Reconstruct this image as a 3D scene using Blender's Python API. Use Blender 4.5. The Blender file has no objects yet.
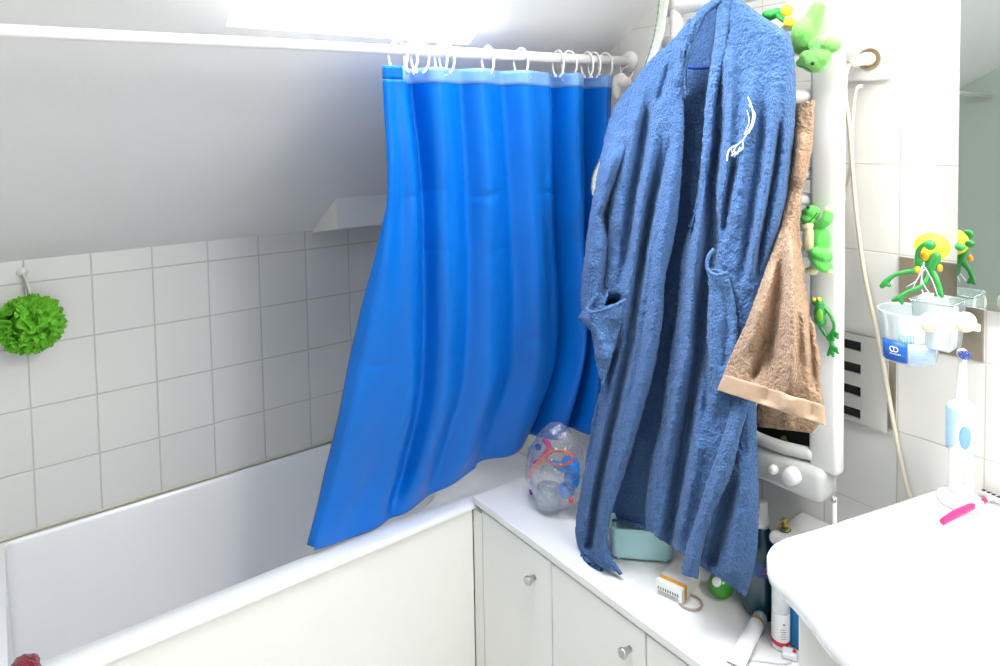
import bpy, bmesh, math, random
import numpy as np
from mathutils import Vector, Matrix, noise
random.seed(7)
C = bpy.context.scene.collection
S = bpy.context.scene
PI = math.pi

# ---------------------------------------------------------------- camera
R = np.array([[0.80018, -0.59945, -0.01790],
              [-0.04170, -0.02583, -0.99880],
              [0.59827, 0.79997, -0.04567]])
u_, s_, vt_ = np.linalg.svd(R); R = u_ @ vt_
CAM = np.array([-1.2, -1.938, 1.493]); FOC = 674.94; PX, PY = 500.0, 164.33
cam = bpy.data.cameras.new('camera'); cam.sensor_width = 36.0
cam.lens = FOC / 1000.0 * 36.0
cam.shift_x = (500 - PX) / 1000.0; cam.shift_y = -(333 - PY) / 1000.0
cam.clip_start = 0.02
co = bpy.data.objects.new('camera', cam); C.objects.link(co)
m = Matrix.Identity(4)
for i in range(3):
    m[i][0] = R[0][i]; m[i][1] = -R[1][i]; m[i][2] = -R[2][i]; m[i][3] = CAM[i]
co.matrix_world = m
S.camera = co

# ---------------------------------------------------------------- light and exposure
S.view_settings.view_transform = 'Standard'; S.view_settings.look = 'None'
S.view_settings.gamma = 1.0; S.view_settings.use_curve_mapping = False
S.view_settings.exposure = 0.0
w = bpy.data.worlds.new('sky'); S.world = w; w.use_nodes = True
bg = w.node_tree.nodes['Background']; bg.inputs[0].default_value = (0.96, 0.98, 1.0, 1); bg.inputs[1].default_value = 34.0
SKY0 = (-0.886, -0.772); SKY1 = (-0.405, -1.56)      # skylight opening, x and y ranges
def ceil_z(y): return 1.215 - 0.6 * y
def area(name, loc, direction, sx, sy, power, col=(1, 1, 1), portal=False):
    l = bpy.data.lights.new(name, 'AREA'); l.shape = 'RECTANGLE'; l.size = sx; l.size_y = sy
    l.energy = power; l.color = col
    o = bpy.data.objects.new(name, l); C.objects.link(o); o.location = loc
    o.rotation_euler = Vector(direction).to_track_quat('-Z', 'Y').to_euler()
    if portal: l.cycles.is_portal = True
    return o
nrm = Vector((0, -0.6, -1)).normalized()             # ceiling normal pointing into the room
mid = Vector(((SKY0[0] + SKY1[0]) / 2, (SKY0[1] + SKY1[1]) / 2, ceil_z((SKY0[1] + SKY1[1]) / 2)))
area('skylight_portal', mid - nrm * 0.19, nrm, 0.5, 0.95, 1, portal=True)
# unseen fill strip added above the mirror to brighten wall and basin
area('mirror_fill', (-0.16, -1.85, 1.98), (-0.35, 0.10, -1), 0.5, 0.06, 5, (1.0, 0.96, 0.90))
l_ = bpy.data.lights.new('room_fill', 'POINT'); l_.energy = 39; l_.shadow_soft_size = 0.14; l_.color = (1.0, 0.97, 0.94)  # unseen fill added for ceiling and walls, sited roughly by the curtain's shadow
o_ = bpy.data.objects.new('room_fill', l_); C.objects.link(o_); o_.location = (-0.48, -2.38, 2.03)

# ---------------------------------------------------------------- helpers
def ray(x, y): return R.T @ np.array([(x - PX) / FOC, (y - PY) / FOC, 1.0])
def onp(ax, val, x, y):
    d = ray(x, y); return Vector(CAM + (val - CAM[ax]) / d[ax] * d)
def aX(x, y, X): return onp(0, X, x, y)              # point of the photo on the plane X = const
def aY(x, y, Y): return onp(1, Y, x, y)
def aZ(x, y, Z): return onp(2, Z, x, y)

def lin(c):
    return tuple((v / 12.92 if v <= 0.04045 else ((v + 0.055) / 1.055) ** 2.4) for v in [k / 255.0 for k in c]) + (1,)
def mat(name, col, rough=0.5, metal=0.0, bump=0.0, scale=60, var=0.0, spec=0.5, trans=0.0, coat=0.0, sheen=0.0, subs=0.0, kind='noise', bdist=0.002, emis=0):
    M = bpy.data.materials.new(name); M.use_nodes = True
    nt = M.node_tree; b = nt.nodes['Principled BSDF']
    c = lin(col); b.inputs['Base Color'].default_value = c
    b.inputs['Roughness'].default_value = rough; b.inputs['Metallic'].default_value = metal
    b.inputs['Specular IOR Level'].default_value = spec
    b.inputs['Transmission Weight'].default_value = trans
    b.inputs['Coat Weight'].default_value = coat
    b.inputs['Sheen Weight'].default_value = sheen
    tc = nt.nodes.new('ShaderNodeTexCoord')
    if kind == 'voronoi':
        t = nt.nodes.new('ShaderNodeTexVoronoi'); t.inputs['Scale'].default_value = scale; out = t.outputs['Distance']
    else:
        t = nt.nodes.new('ShaderNodeTexNoise'); t.inputs['Scale'].default_value = scale; t.inputs['Detail'].default_value = 3; out = t.outputs['Fac']
    nt.links.new(tc.outputs['Object'], t.inputs['Vector'])
    if bump:
        bp = nt.nodes.new('ShaderNodeBump'); bp.inputs['Strength'].default_value = bump; bp.inputs['Distance'].default_value = bdist
        nt.links.new(out, bp.inputs['Height']); nt.links.new(bp.outputs['Normal'], b.inputs['Normal'])
    mx = nt.nodes.new('ShaderNodeMix'); mx.data_type = 'RGBA'
    mx.inputs[6].default_value = tuple(v * (1 - var) for v in c[:3]) + (1,)
    mx.inputs[7].default_value = tuple(min(1, v * (1 + var)) for v in c[:3]) + (1,)
    nt.links.new(out, mx.inputs[0]); nt.links.new(mx.outputs[2], b.inputs['Base Color'])
    return M

def tiles(name, axis, off, wid, zoff, zh, col=(222, 222, 220), grout=(192, 192, 188), g=0.0030, rough=0.28):
    M = bpy.data.materials.new(name); M.use_nodes = True
    nt = M.node_tree; N = nt.nodes; L = nt.links; b = N['Principled BSDF']
    tc = N.new('ShaderNodeTexCoord'); sp = N.new('ShaderNodeSeparateXYZ'); L.new(tc.outputs['Object'], sp.inputs[0])
    def mth(op, a, bv=None, c=None):
        n = N.new('ShaderNodeMath'); n.operation = op
        for i, v in enumerate((a, bv, c)):
            if v is None: continue
            if isinstance(v, (int, float)): n.inputs[i].default_value = v
            else: L.new(v, n.inputs[i])
        return n.outputs[0]
    def dist(o, off, wd):
        t = mth('DIVIDE', mth('SUBTRACT', o, off), wd)
        f = mth('FRACT', t)
        return mth('MULTIPLY', mth('SUBTRACT', 0.5, mth('ABSOLUTE', mth('SUBTRACT', f, 0.5))), wd), mth('FLOOR', t)
    d1, i1 = dist(sp.outputs[axis], off, wid); d2, i2 = dist(sp.outputs[2], zoff, zh)
    d = mth('MINIMUM', d1, d2)
    mr = N.new('ShaderNodeMapRange'); mr.interpolation_type = 'SMOOTHSTEP'
    mr.inputs['From Min'].default_value = g * 0.35; mr.inputs['From Max'].default_value = g * 0.8
    L.new(d, mr.inputs['Value'])
    cb = N.new('ShaderNodeCombineXYZ'); L.new(i1, cb.inputs[0]); L.new(i2, cb.inputs[1])
    wn = N.new('ShaderNodeTexWhiteNoise'); wn.noise_dimensions = '3D'; L.new(cb.outputs[0], wn.inputs['Vector'])
    tv = N.new('ShaderNodeMix'); tv.data_type = 'RGBA'; L.new(wn.outputs['Value'], tv.inputs[0])
    c = lin(col); tv.inputs[6].default_value = tuple(v * 0.965 for v in c[:3]) + (1,); tv.inputs[7].default_value = c
    mx = N.new('ShaderNodeMix'); mx.data_type = 'RGBA'; L.new(mr.outputs[0], mx.inputs[0])
    mx.inputs[6].default_value = lin(grout); L.new(tv.outputs[2], mx.inputs[7]); L.new(mx.outputs[2], b.inputs['Base Color'])
    rr = N.new('ShaderNodeMapRange'); rr.inputs['To Min'].default_value = 0.8; rr.inputs['To Max'].default_value = rough
    L.new(mr.outputs[0], rr.inputs['Value']); L.new(rr.outputs[0], b.inputs['Roughness'])
    bp = N.new('ShaderNodeBump'); bp.inputs['Strength'].default_value = 0.5; bp.inputs['Distance'].default_value = 0.002
    L.new(mr.outputs[0], bp.inputs['Height']); L.new(bp.outputs['Normal'], b.inputs['Normal'])
    return M

def clearmat(name, tint=(245, 250, 252), gloss=0.16, rough=0.12, body=0.0, bump=0.0, scale=30):
    M = bpy.data.materials.new(name); M.use_nodes = True
    nt = M.node_tree; N = nt.nodes; L = nt.links
    for n in list(N): N.remove(n)
    o = N.new('ShaderNodeOutputMaterial'); t = N.new('ShaderNodeBsdfTransparent'); t.inputs[0].default_value = lin(tint)
    g = N.new('ShaderNodeBsdfGlossy'); g.inputs['Roughness'].default_value = rough; g.inputs[0].default_value = (1, 1, 1, 1)
    d = N.new('ShaderNodeBsdfDiffuse'); d.inputs[0].default_value = lin(tint)
    m1 = N.new('ShaderNodeMixShader'); m1.inputs[0].default_value = body; L.new(t.outputs[0], m1.inputs[1]); L.new(d.outputs[0], m1.inputs[2])
    fr = N.new('ShaderNodeLayerWeight'); fr.inputs[0].default_value = 0.25
    ad = N.new('ShaderNodeMath'); ad.operation = 'MULTIPLY_ADD'; ad.inputs[1].default_value = 0.45; ad.inputs[2].default_value = gloss; L.new(fr.outputs['Facing'], ad.inputs[0])
    m2 = N.new('ShaderNodeMixShader'); L.new(ad.outputs[0], m2.inputs[0]); L.new(m1.outputs[0], m2.inputs[1]); L.new(g.outputs[0], m2.inputs[2])
    L.new(m2.outputs[0], o.inputs[0])
    if bump:
        tc = N.new('ShaderNodeTexCoord'); nz = N.new('ShaderNodeTexNoise'); nz.inputs['Scale'].default_value = scale; L.new(tc.outputs['Object'], nz.inputs['Vector'])
        bp = N.new('ShaderNodeBump'); bp.inputs['Strength'].default_value = bump; bp.inputs['Distance'].default_value = 0.01; L.new(nz.outputs['Fac'], bp.inputs['Height']); L.new(bp.outputs['Normal'], g.inputs['Normal'])
    return M

def obj(name, bm, mt, parent=None, smooth=True):
    me = bpy.data.meshes.new(name)
    bmesh.ops.recalc_face_normals(bm, faces=bm.faces)
    bm.to_mesh(me); bm.free()
    if smooth:
        for p in me.polygons: p.use_smooth = True
    for mm in (mt if isinstance(mt, (list, tuple)) else [mt]): me.materials.append(mm)
    o = bpy.data.objects.new(name, me); C.objects.link(o)
    if parent is not None:
        o.parent = parent; o.matrix_parent_inverse = Matrix.Translation(-Vector(parent.location)) if parent.parent is None else Matrix.Identity(4)
        if parent.type == 'EMPTY': o.matrix_parent_inverse = Matrix.Translation(-Vector(parent.location))
        else: o.matrix_parent_inverse = Matrix.Identity(4)
    return o
def thing(name, label, cat, loc=(0, 0, 0), group=None):
    o = bpy.data.objects.new(name, None); C.objects.link(o); o.location = loc; o.empty_display_size = 0.05
    o['label'] = label; o['category'] = cat
    if group: o['group'] = group
    return o
def tag(o, label, cat, group=None):
    o['label'] = label; o['category'] = cat
    if group: o['group'] = group
    return o
def struct(name, bm, mt, smooth=False):
    o = obj(name, bm, mt, None, smooth); o['kind'] = 'structure'; return o

def frame(n, up=(0, 0, 1)):
    n = Vector(n).normalized(); u = Vector(up)
    if abs(n.dot(u)) > 0.95: u = Vector((1, 0, 0))
    a = u.cross(n).normalized(); b = n.cross(a); return a, b, n
def box(bm, lo, hi, bev=0.0, seg=2, rot=0, piv=None, mi=0):
    lo = Vector(lo); hi = Vector(hi)
    r = bmesh.ops.create_cube(bm, size=1.0); vs = r['verts']
    c = (lo + hi) / 2; d = hi - lo
    for v in vs: v.co = Vector((v.co.x * d.x, v.co.y * d.y, v.co.z * d.z)) + c
    fs = list({f for v in vs for f in v.link_faces})
    if bev > 0:
        es = list({e for v in vs for e in v.link_edges})
        rr = bmesh.ops.bevel(bm, geom=es, offset=min(bev, min(d) * 0.49), segments=seg, affect='EDGES', profile=0.5)
        vs = list({v for f in rr['faces'] for v in f.verts} | {v for v in vs if v.is_valid})
        fs = list({f for v in vs for f in v.link_faces})
    for f in fs: f.material_index = mi
    if rot:
        p = Vector(piv) if piv is not None else c
        bmesh.ops.rotate(bm, verts=vs, cent=p, matrix=Matrix.Rotation(rot, 3, 'Z'))
    return vs
def boxo(name, lo, hi, mt, parent=None, bev=0.002, seg=2, rot=0, piv=None, smooth=False):
    bm = bmesh.new(); box(bm, lo, hi, bev, seg, rot, piv); o = obj(name, bm, mt, parent, smooth)
    return o
def tube(bm, pts, rad, seg=10, cap=True, closed=False, mi=0):
    pts = [Vector(p) for p in pts]; n = len(pts)
    rs = rad if isinstance(rad, (list, tuple)) else [rad] * n
    rings = []; pu = None
    for i in range(n):
        if closed: t = pts[(i + 1) % n] - pts[i - 1]
        else: t = pts[min(i + 1, n - 1)] - pts[max(i - 1, 0)]
        t.normalize()
        if pu is None: a, b, _ = frame(t)
        else:
            a = pu - t * pu.dot(t)
            a = a.normalized() if a.length > 1e-6 else frame(t)[0]
            b = t.cross(a)
        pu = a
        rings.append([bm.verts.new(pts[i] + (a * math.cos(2 * PI * k / seg) + b * math.sin(2 * PI * k / seg)) * rs[i]) for k in range(seg)])
    m_ = n if closed else n - 1
    for i in range(m_):
        A = rings[i]; B = rings[(i + 1) % n]
        off = 0
        if closed and i == n - 1:
            off = min(range(seg), key=lambda q: (A[0].co - B[q].co).length)
        for k in range(seg):
            f = bm.faces.new((A[k], A[(k + 1) % seg], B[(k + 1 + off) % seg], B[(k + off) % seg])); f.material_index = mi
    if cap and not closed:
        for rg in (rings[0], rings[-1]):
            f = bm.faces.new(rg); f.material_index = mi
def smoothpts(pts, n=8, closed=False):
    P = [Vector(p) for p in pts]; out = []; k = len(P)
    rng = range(k if closed else k - 1)
    for i in rng:
        if closed: p0, p1, p2, p3 = P[i - 1], P[i], P[(i + 1) % k], P[(i + 2) % k]
        else: p0, p1, p2, p3 = P[max(i - 1, 0)], P[i], P[i + 1], P[min(i + 2, k - 1)]
        for j in range(n):
            t = j / n
            out.append(0.5 * ((2 * p1) + (p2 - p0) * t + (2 * p0 - 5 * p1 + 4 * p2 - p3) * t * t + (3 * p1 - p0 - 3 * p2 + p3) * t ** 3))
    if not closed: out.append(P[-1].copy())
    return out
def lathe(bm, prof, loc=(0, 0, 0), axis=(0, 0, 1), seg=24, mi=0, cap=True, sx=1.0, sy=1.0):
    """prof: list of (radius, height)"""
    a, b, n = frame(axis, (0, 1, 0)) if abs(Vector(axis).normalized().z) > 0.95 else frame(axis)
    loc = Vector(loc); rings = []
    for r, h in prof:
        rings.append([bm.verts.new(loc + n * h + a * (math.cos(2 * PI * k / seg) * max(r, 1e-5) * sx) + b * (math.sin(2 * PI * k / seg) * max(r, 1e-5) * sy)) for k in range(seg)])
    for i in range(len(rings) - 1):
        for k in range(seg):
            f = bm.faces.new((rings[i][k], rings[i][(k + 1) % seg], rings[i + 1][(k + 1) % seg], rings[i + 1][k])); f.material_index = mi
    if cap:
        for rg in (rings[0], rings[-1]):
            f = bm.faces.new(rg); f.material_index = mi
def lo(name, prof, loc, mt, parent=None, axis=(0, 0, 1), seg=24, sx=1.0, sy=1.0):
    bm = bmesh.new(); lathe(bm, prof, loc, axis, seg, 0, True, sx, sy); return obj(name, bm, mt, parent)
def ell(bm, c, r, rot=None, seg=16, mi=0):
    if isinstance(r, (int, float)): r = (r, r, r)
    q = bmesh.ops.create_uvsphere(bm, u_segments=seg, v_segments=max(8, seg // 2 + 2), radius=1.0)
    M3 = (rot if rot is not None else Matrix.Identity(3))
    for v in q['verts']: v.co = M3 @ Vector((v.co.x * r[0], v.co.y * r[1], v.co.z * r[2])) + Vector(c)
    for f in {f for v in q['verts'] for f in v.link_faces}: f.material_index = mi
def ello(name, c, r, mt, parent=None, rot=None, seg=16):
    bm = bmesh.new(); ell(bm, c, r, rot, seg); return obj(name, bm, mt, parent)
def tubeo(name, pts, rad, mt, parent=None, seg=10, closed=False):
    bm = bmesh.new(); tube(bm, pts, rad, seg, True, closed); return obj(name, bm, mt, parent)
def dirrot(d):
    a, b, n = frame(d); return Matrix((a, b, n)).transposed()
def blob(name, shapes, mt, parent, voxel=0.0016):
    """shapes: ('e', centre, radii, direction) ellipsoids and ('t', points, radii) limbs fused into one skin"""
    bm = bmesh.new()
    for s in shapes:
        if s[0] == 'e': ell(bm, s[1], s[2], dirrot(s[3]) if len(s) > 3 else None, 20)
        else:
            pts = smoothpts(s[1], 5); rs = []
            k = len(s[2]) - 1
            for i in range(len(pts)):
                t = i / (len(pts) - 1) * k; a = min(int(t), k - 1); rs.append(s[2][a] * (1 - (t - a)) + s[2][a + 1] * (t - a))
            tube(bm, pts, rs, 12)
            ell(bm, pts[0], rs[0], None, 12); ell(bm, pts[-1], rs[-1], None, 12)
    o = obj(name, bm, mt, parent)
    md = o.modifiers.new('skin', 'REMESH'); md.mode = 'VOXEL'; md.voxel_size = voxel; md.use_smooth_shade = True
    sm = o.modifiers.new('soft', 'SMOOTH'); sm.iterations = 4; sm.factor = 0.5
    return o
def solid(o, t, off=-1.0):
    md = o.modifiers.new('thickness', 'SOLIDIFY'); md.thickness = t; md.offset = off; return o

# ---- draped cloth: two silhouettes traced down the cloth, placed on a plane of real depth, folds as ridge lines
def cr2(pts, v):
    P = np.array(pts, float); d = np.r_[0, np.cumsum(np.linalg.norm(np.diff(P[:, :2], axis=0), axis=1))]; d /= d[-1]
    i = min(max(int(np.searchsorted(d, v) - 1), 0), len(P) - 2)
    t = (v - d[i]) / (d[i + 1] - d[i])
    p0 = P[max(i - 1, 0)]; p1 = P[i]; p2 = P[i + 1]; p3 = P[min(i + 2, len(P) - 1)]
    m1 = (p2 - p0) / 2; m2 = (p3 - p1) / 2
    L = np.linalg.norm((p2 - p1)[:2]) + 1e-9
    for mm in (m1, m2):
        k = np.linalg.norm(mm)
        if k > L: mm *= L / k
    return p1 * (2 * t ** 3 - 3 * t * t + 1) + m1 * (t ** 3 - 2 * t * t + t) + p2 * (-2 * t ** 3 + 3 * t * t) + m2 * (t ** 3 - t * t)
def segd(x, y, line):
    best = 1e9; bt = 0; acc = 0
    for (x1, y1), (x2, y2) in zip(line[:-1], line[1:]):
        dx, dy = x2 - x1, y2 - y1; t = ((x - x1) * dx + (y - y1) * dy) / (dx * dx + dy * dy)
        t = min(max(t, 0), 1); L = math.hypot(dx, dy)
        q = math.hypot(x - x1 - t * dx, y - y1 - t * dy)
        if q < best: best = q; bt = acc + t * L
        acc += L
    e = min(1, min(bt, acc - bt) / (0.22 * acc) + (1 if acc - bt < bt and line[-1][1] > 520 else 0))
    return best, e * e * (3 - 2 * e)
def fold_depth(x, y, folds):
    D = 0.0
    for line, wd, h in folds:
        if y < min(p[1] for p in line) - 3 * wd or y > max(p[1] for p in line) + 3 * wd: continue
        if x < min(p[0] for p in line) - 3 * wd or x > max(p[0] for p in line) + 3 * wd: continue
        d, e = segd(x, y, line); d /= wd
        D += h * e * math.exp(-d * d)
    return D
ZMIN = 0.586
def cloth(name, left, right, base, folds, mt, parent, nu=40, nv=120, thick=0.007, bulge=0.0, edge=0.0, fuzz=0.0016, slope=None, zmin=ZMIN):
    """base: depth of the sheet in front of wall B; bulge rounds it across; edge curls both sides back"""
    bm = bmesh.new(); V = []
    for j in range(nv + 1):
        v = j / nv; Lp = cr2(left, v); Rp = cr2(right, v); row = []
        for i in range(nu + 1):
            u = i / nu; x = Lp[0] * (1 - u) + Rp[0] * u; y = Lp[1] * (1 - u) + Rp[1] * u
            s = 1 - (2 * u - 1) ** 2
            D = base + bulge * math.sqrt(max(s, 0)) - edge * (1 - min(1, s * 3)) + fold_depth(x, y, folds)
            if slope: D += slope(x, y)
            p = aX(x, y, -D)
            if p.z < zmin:
                q = aZ(x, y, zmin + 0.001 * ((i + j) % 3)); p = Vector((q.x, q.y, q.z))
            if fuzz:
                p.x -= fuzz * (noise.noise(p * 170) * 1.6 + noise.noise(p * 55) * 1.2)
                p.y += fuzz * 0.7 * noise.noise(p * 240 + Vector((9, 3, 1)))
            row.append(bm.verts.new(p))
        V.append(row)
    for j in range(nv):
        for i in range(nu): bm.faces.new((V[j][i], V[j][i + 1], V[j + 1][i + 1], V[j + 1][i]))
    o = obj(name, bm, mt, parent)
    # keep the front facing the room so the thickness grows backwards
    md = o.modifiers.new('thickness', 'SOLIDIFY'); md.thickness = thick
    n = o.data.polygons[len(o.data.polygons) // 2].normal
    md.offset = -1.0 if n.x < 0 else 1.0
    return o

# ---------------------------------------------------------------- materials
M_plaster = mat('painted_plaster', (234, 234, 234), 0.85, bump=0.2, scale=14, var=0.015, bdist=0.01)
M_tileA = tiles('white_wall_tiles', 0, -1.157, 0.1362, 1.16, 0.15)
M_tileB = tiles('white_wall_tiles_end', 1, -1.440, 0.125, 0.979, 0.15, col=(232, 231, 227), grout=(212, 205, 196), g=0.0019)
M_floor = tiles('grey_floor_tiles', 0, 0, 0.3, 0, 5.0, col=(226, 223, 218))
M_enamel = mat('white_enamel', (240, 242, 245), 0.18, spec=0.5, var=0.01, scale=8)
M_white = mat('white_lacquer', (236, 235, 232), 0.4, var=0.01, scale=20)
M_cream = mat('cream_board', (240, 239, 233), 0.5, var=0.015, scale=6)
M_ceramic = mat('white_ceramic', (243, 243, 243), 0.12, coat=0.3)
M_plastic = mat('white_plastic', (238, 238, 236), 0.35)
M_greyplastic = mat('pale_grey_plastic', (205, 207, 205), 0.4)
M_curtain = mat('blue_plastic_curtain', (0, 108, 206), 0.34, spec=0.3, bump=0.12, scale=9, var=0.03, bdist=0.01)
M_robe = mat('blue_terry', (72, 107, 154), 0.95, bump=1.0, scale=230, var=0.48, sheen=0.1, bdist=0.006, spec=.2)
M_robe2 = mat('blue_terry_trim', (77, 112, 159), 0.95, bump=1.0, scale=240, var=0.40, sheen=0.1, spec=.2, bdist=0.006)
M_thread = mat('white_thread', (240, 243, 246), 0.7, bump=0.3, scale=500)
M_bluethread = mat('bright_blue_tape', (20, 80, 190), 0.6)
M_towel = mat('beige_terry', (164, 134, 108), 0.95, bump=1.0, scale=220, var=0.6, sheen=0.1, bdist=0.006)
M_towelband = mat('beige_towel_border', (180, 152, 126), 0.85, bump=0.3, scale=500, var=0.08)
M_chrome = mat('brushed_metal', (200, 200, 198), 0.28, metal=1.0)
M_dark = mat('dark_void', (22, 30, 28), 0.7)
M_decor = mat('bronze_mirror_tile', (150, 140, 124), 0.28, metal=0.35, var=0.35, scale=26)
M_cord = mat('ivory_cable', (232, 222, 202), 0.5)

# ---------------------------------------------------------------- the room shell
XL, XR, YN, YF = -2.35, 0.0, -3.1, 0.0
def quad(bm, pts):
    bm.faces.new([bm.verts.new(p) for p in pts])
def slab(name, lo_, hi_, mt): 
    bm = bmesh.new(); box(bm, lo_, hi_); return struct(name, bm, mt)
slab('floor', (XL - 0.1, YN - 0.1, -0.1), (XR + 0.1, YF + 0.1, 0.0), M_floor)
bm = bmesh.new(); box(bm, (XL - 0.1, 0.0, 0), (0.1, 0.1, 1.36)); struct('wall_left', bm, M_tileA)
bm = bmesh.new(); box(bm, (0.0, YN - 0.1, 0), (0.1, 0.0, 2.7)); struct('wall_right', bm, M_tileB)
M_back = mat('grey_green_paint', (178, 186, 178), 0.8, var=0.02, scale=5)
slab('wall_back', (XL - 0.1, YN - 0.1, 0), (0.0, YN, 2.7), M_plaster)
slab('wall_front', (XL - 0.1, YN, 0), (XL, 0.0, 2.7), M_back)
# sloped ceiling with the skylight hole, then a flat strip beyond
bm = bmesh.new()
def cz(x, y, up=0.0): return Vector((x, y, ceil_z(y))) - nrm * up
YT = -1.85
rects = [((XL - 0.1, SKY0[0]), (0.1, YT)), ((SKY1[0], 0.1), (0.1, YT)), ((SKY0[0], SKY1[0]), (0.1, SKY0[1])), ((SKY0[0], SKY1[0]), (SKY1[1], YT))]
for (x0, x1), (y0, y1) in rects:
    quad(bm, [cz(x0, y0), cz(x1, y0), cz(x1, y1), cz(x0, y1)])
zt = ceil_z(YT)
quad(bm, [(XL - 0.1, YT, zt), (0.1, YT, zt), (0.1, YN - 0.1, zt), (XL - 0.1, YN - 0.1, zt)])
# outer skin
H = 0.22
for (x0, x1), (y0, y1) in rects: quad(bm, [cz(x0, y0, H), cz(x1, y0, H), cz(x1, y1, H), cz(x0, y1, H)])
quad(bm, [(XL - 0.1, YT, zt + .3), (0.1, YT, zt + .3), (0.1, YN - 0.1, zt + .3), (XL - 0.1, YN - 0.1, zt + .3)])
(a0, b0), (a1, b1) = SKY0, SKY1
for p, q in (((a0, b0), (a1, b0)), ((a1, b0), (a1, b1)), ((a1, b1), (a0, b1)), ((a0, b1), (a0, b0))):
    quad(bm, [cz(*p), cz(*q), cz(*q, H), cz(*p, H)])
me = bpy.data.meshes.new('ceiling'); bm.to_mesh(me); bm.free(); me.materials.append(M_plaster)
o = bpy.data.objects.new('ceiling', me); C.objects.link(o); o['kind'] = 'structure'
# skylight window: frame, sash and pane
def sbox(bm, x0, x1, y0, y1, u0, u1):
    v = [bm.verts.new(cz(x, y, u)) for u in (u0, u1) for x, y in ((x0, y0), (x1, y0), (x1, y1), (x0, y1))]
    for f in ((0, 1, 2, 3), (4, 5, 6, 7), (0, 1, 5, 4), (1, 2, 6, 5), (2, 3, 7, 6), (3, 0, 4, 7)): bm.faces.new([v[k] for k in f])
bm = bmesh.new(); t = 0.035
sbox(bm, a0, a1, b0, b0 - t, 0.12, 0.17); sbox(bm, a0, a1, b1 + t, b1, 0.12, 0.17)
sbox(bm, a0, a0 + t, b0 - t, b1 + t, 0.12, 0.17); sbox(bm, a1 - t, a1, b0 - t, b1 + t, 0.12, 0.17)
win = struct('window_1', bm, M_white)
bm = bmesh.new(); sbox(bm, a0 + t, a1 - t, b0 - t, b1 + t, 0.143, 0.147)
gl = obj('pane', bm, clearmat('window_glass', (250, 252, 255), 0.03, 0.02), win, False)

# boxed-in duct in the corner under the slope
bm = bmesh.new()
xs0, xs1 = -0.45, 0.0; yb = -0.18; zb = 1.208
prof = [(-0.0005, zb), (yb, zb + 0.030), (yb, ceil_z(yb) + 0.004), (-0.0005, ceil_z(0))]
A_ = [bm.verts.new((xs0, y, z)) for y, z in prof]; B_ = [bm.verts.new((xs1, y, z)) for y, z in prof]
bm.faces.new(A_); bm.faces.new(B_)
for k in range(4): bm.faces.new((A_[k], A_[(k + 1) % 4], B_[(k + 1) % 4], B_[k]))
struct('trim_1', bm, M_white)
# strip of mastic where the tiles meet the tub
M_mastic = mat('yellowed_mastic', (205, 201, 180), 0.6, var=0.15, scale=40)
tb = tubeo('trim_2', [(-1.9 + 0.05 * k, -0.003, 0.566 + 0.0012 * math.sin(k * 1.3)) for k in range(38)], 0.003, M_mastic); tb['kind'] = 'structure'
# tiled ledge that closes the recess behind the head of the tub
slab('trim_3', (XL, -0.56, 0), (-1.30, 0.0, 0.565), M_tileA)

# ---------------------------------------------------------------- bathtub
tub = thing('bathtub', 'white enamel bathtub under the sloping ceiling with a plain cream front panel', 'bathtub', (-0.65, -0.28, 0))
bm = bmesh.new()
X0, X1, Y0, Y1 = -1.30, -0.002, -0.556, -0.002
ix0, ix1, iy0, iy1 = -1.220, -0.27, -0.499, -0.006
def rrect(x0, x1, y0, y1, r, n=8):
    out = []
    rr = r if isinstance(r, (list, tuple)) else [r] * 4
    for (cx, cy, a), q in zip(((x1, y1, 0), (x0, y1, 90), (x0, y0, 180), (x1, y0, 270)), rr):
        ccx = cx - q if cx == x1 else cx + q; ccy = cy - q if cy == y1 else cy + q
        for k in range(n + 1):
            t_ = math.radians(a + 90 * k / n); out.append((ccx + q * math.cos(t_), ccy + q * math.sin(t_)))
    return out
def ringv(pts, z): return [bm.verts.new((x, y, z)) for x, y in pts]
def bridge(a, b):
    n = len(a)
    for k in range(n): bm.faces.new((a[k], a[(k + 1) % n], b[(k + 1) % n], b[k]))
loops = [ringv(rrect(X0, X1, Y0, Y1, 0.006), 0.546), ringv(rrect(X0, X1, Y0, Y1, 0.006), 0.554),
         ringv(rrect(X0 + .004, X1 - .004, Y0 + .004, Y1 - .004, 0.008), 0.558),
         ringv(rrect(X0 + .012, X1 - .01, Y0 + .012, Y1 - .002, 0.01), 0.560)]
inner = [(0.0, 0.560, 0.0), (0.004, 0.557, 0), (0.008, 0.548, 0), (0.012, 0.52, 0), (0.03, 0.35, 0), (0.06, 0.22, 0), (0.10, 0.17, 0), (0.16, 0.155, 0)]
for d, z, _ in inner:
    loops.append(ringv(rrect(ix0 + d * 0.15, ix1 - d * 2.2, iy0 + d * 0.7, iy1 - d * 0.7, [0.17, 0.025, 0.03, 0.14]), z))
for a, b in zip(loops[:-1], loops[1:]): bridge(a, b)
bm.faces.new(loops[-1])
obj('basin', bm, M_enamel, tub)
boxo('front_panel', (X0, -0.546, 0.0), (-0.2655, -0.534, 0.547), M_cream, tub, 0.002)
lo('drain_ring', [(0.0, 0), (0.03, 0), (0.03, 0.004), (0.0, 0.006)], (-0.52, -0.25, 0.1555), M_chrome, tub)

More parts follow.
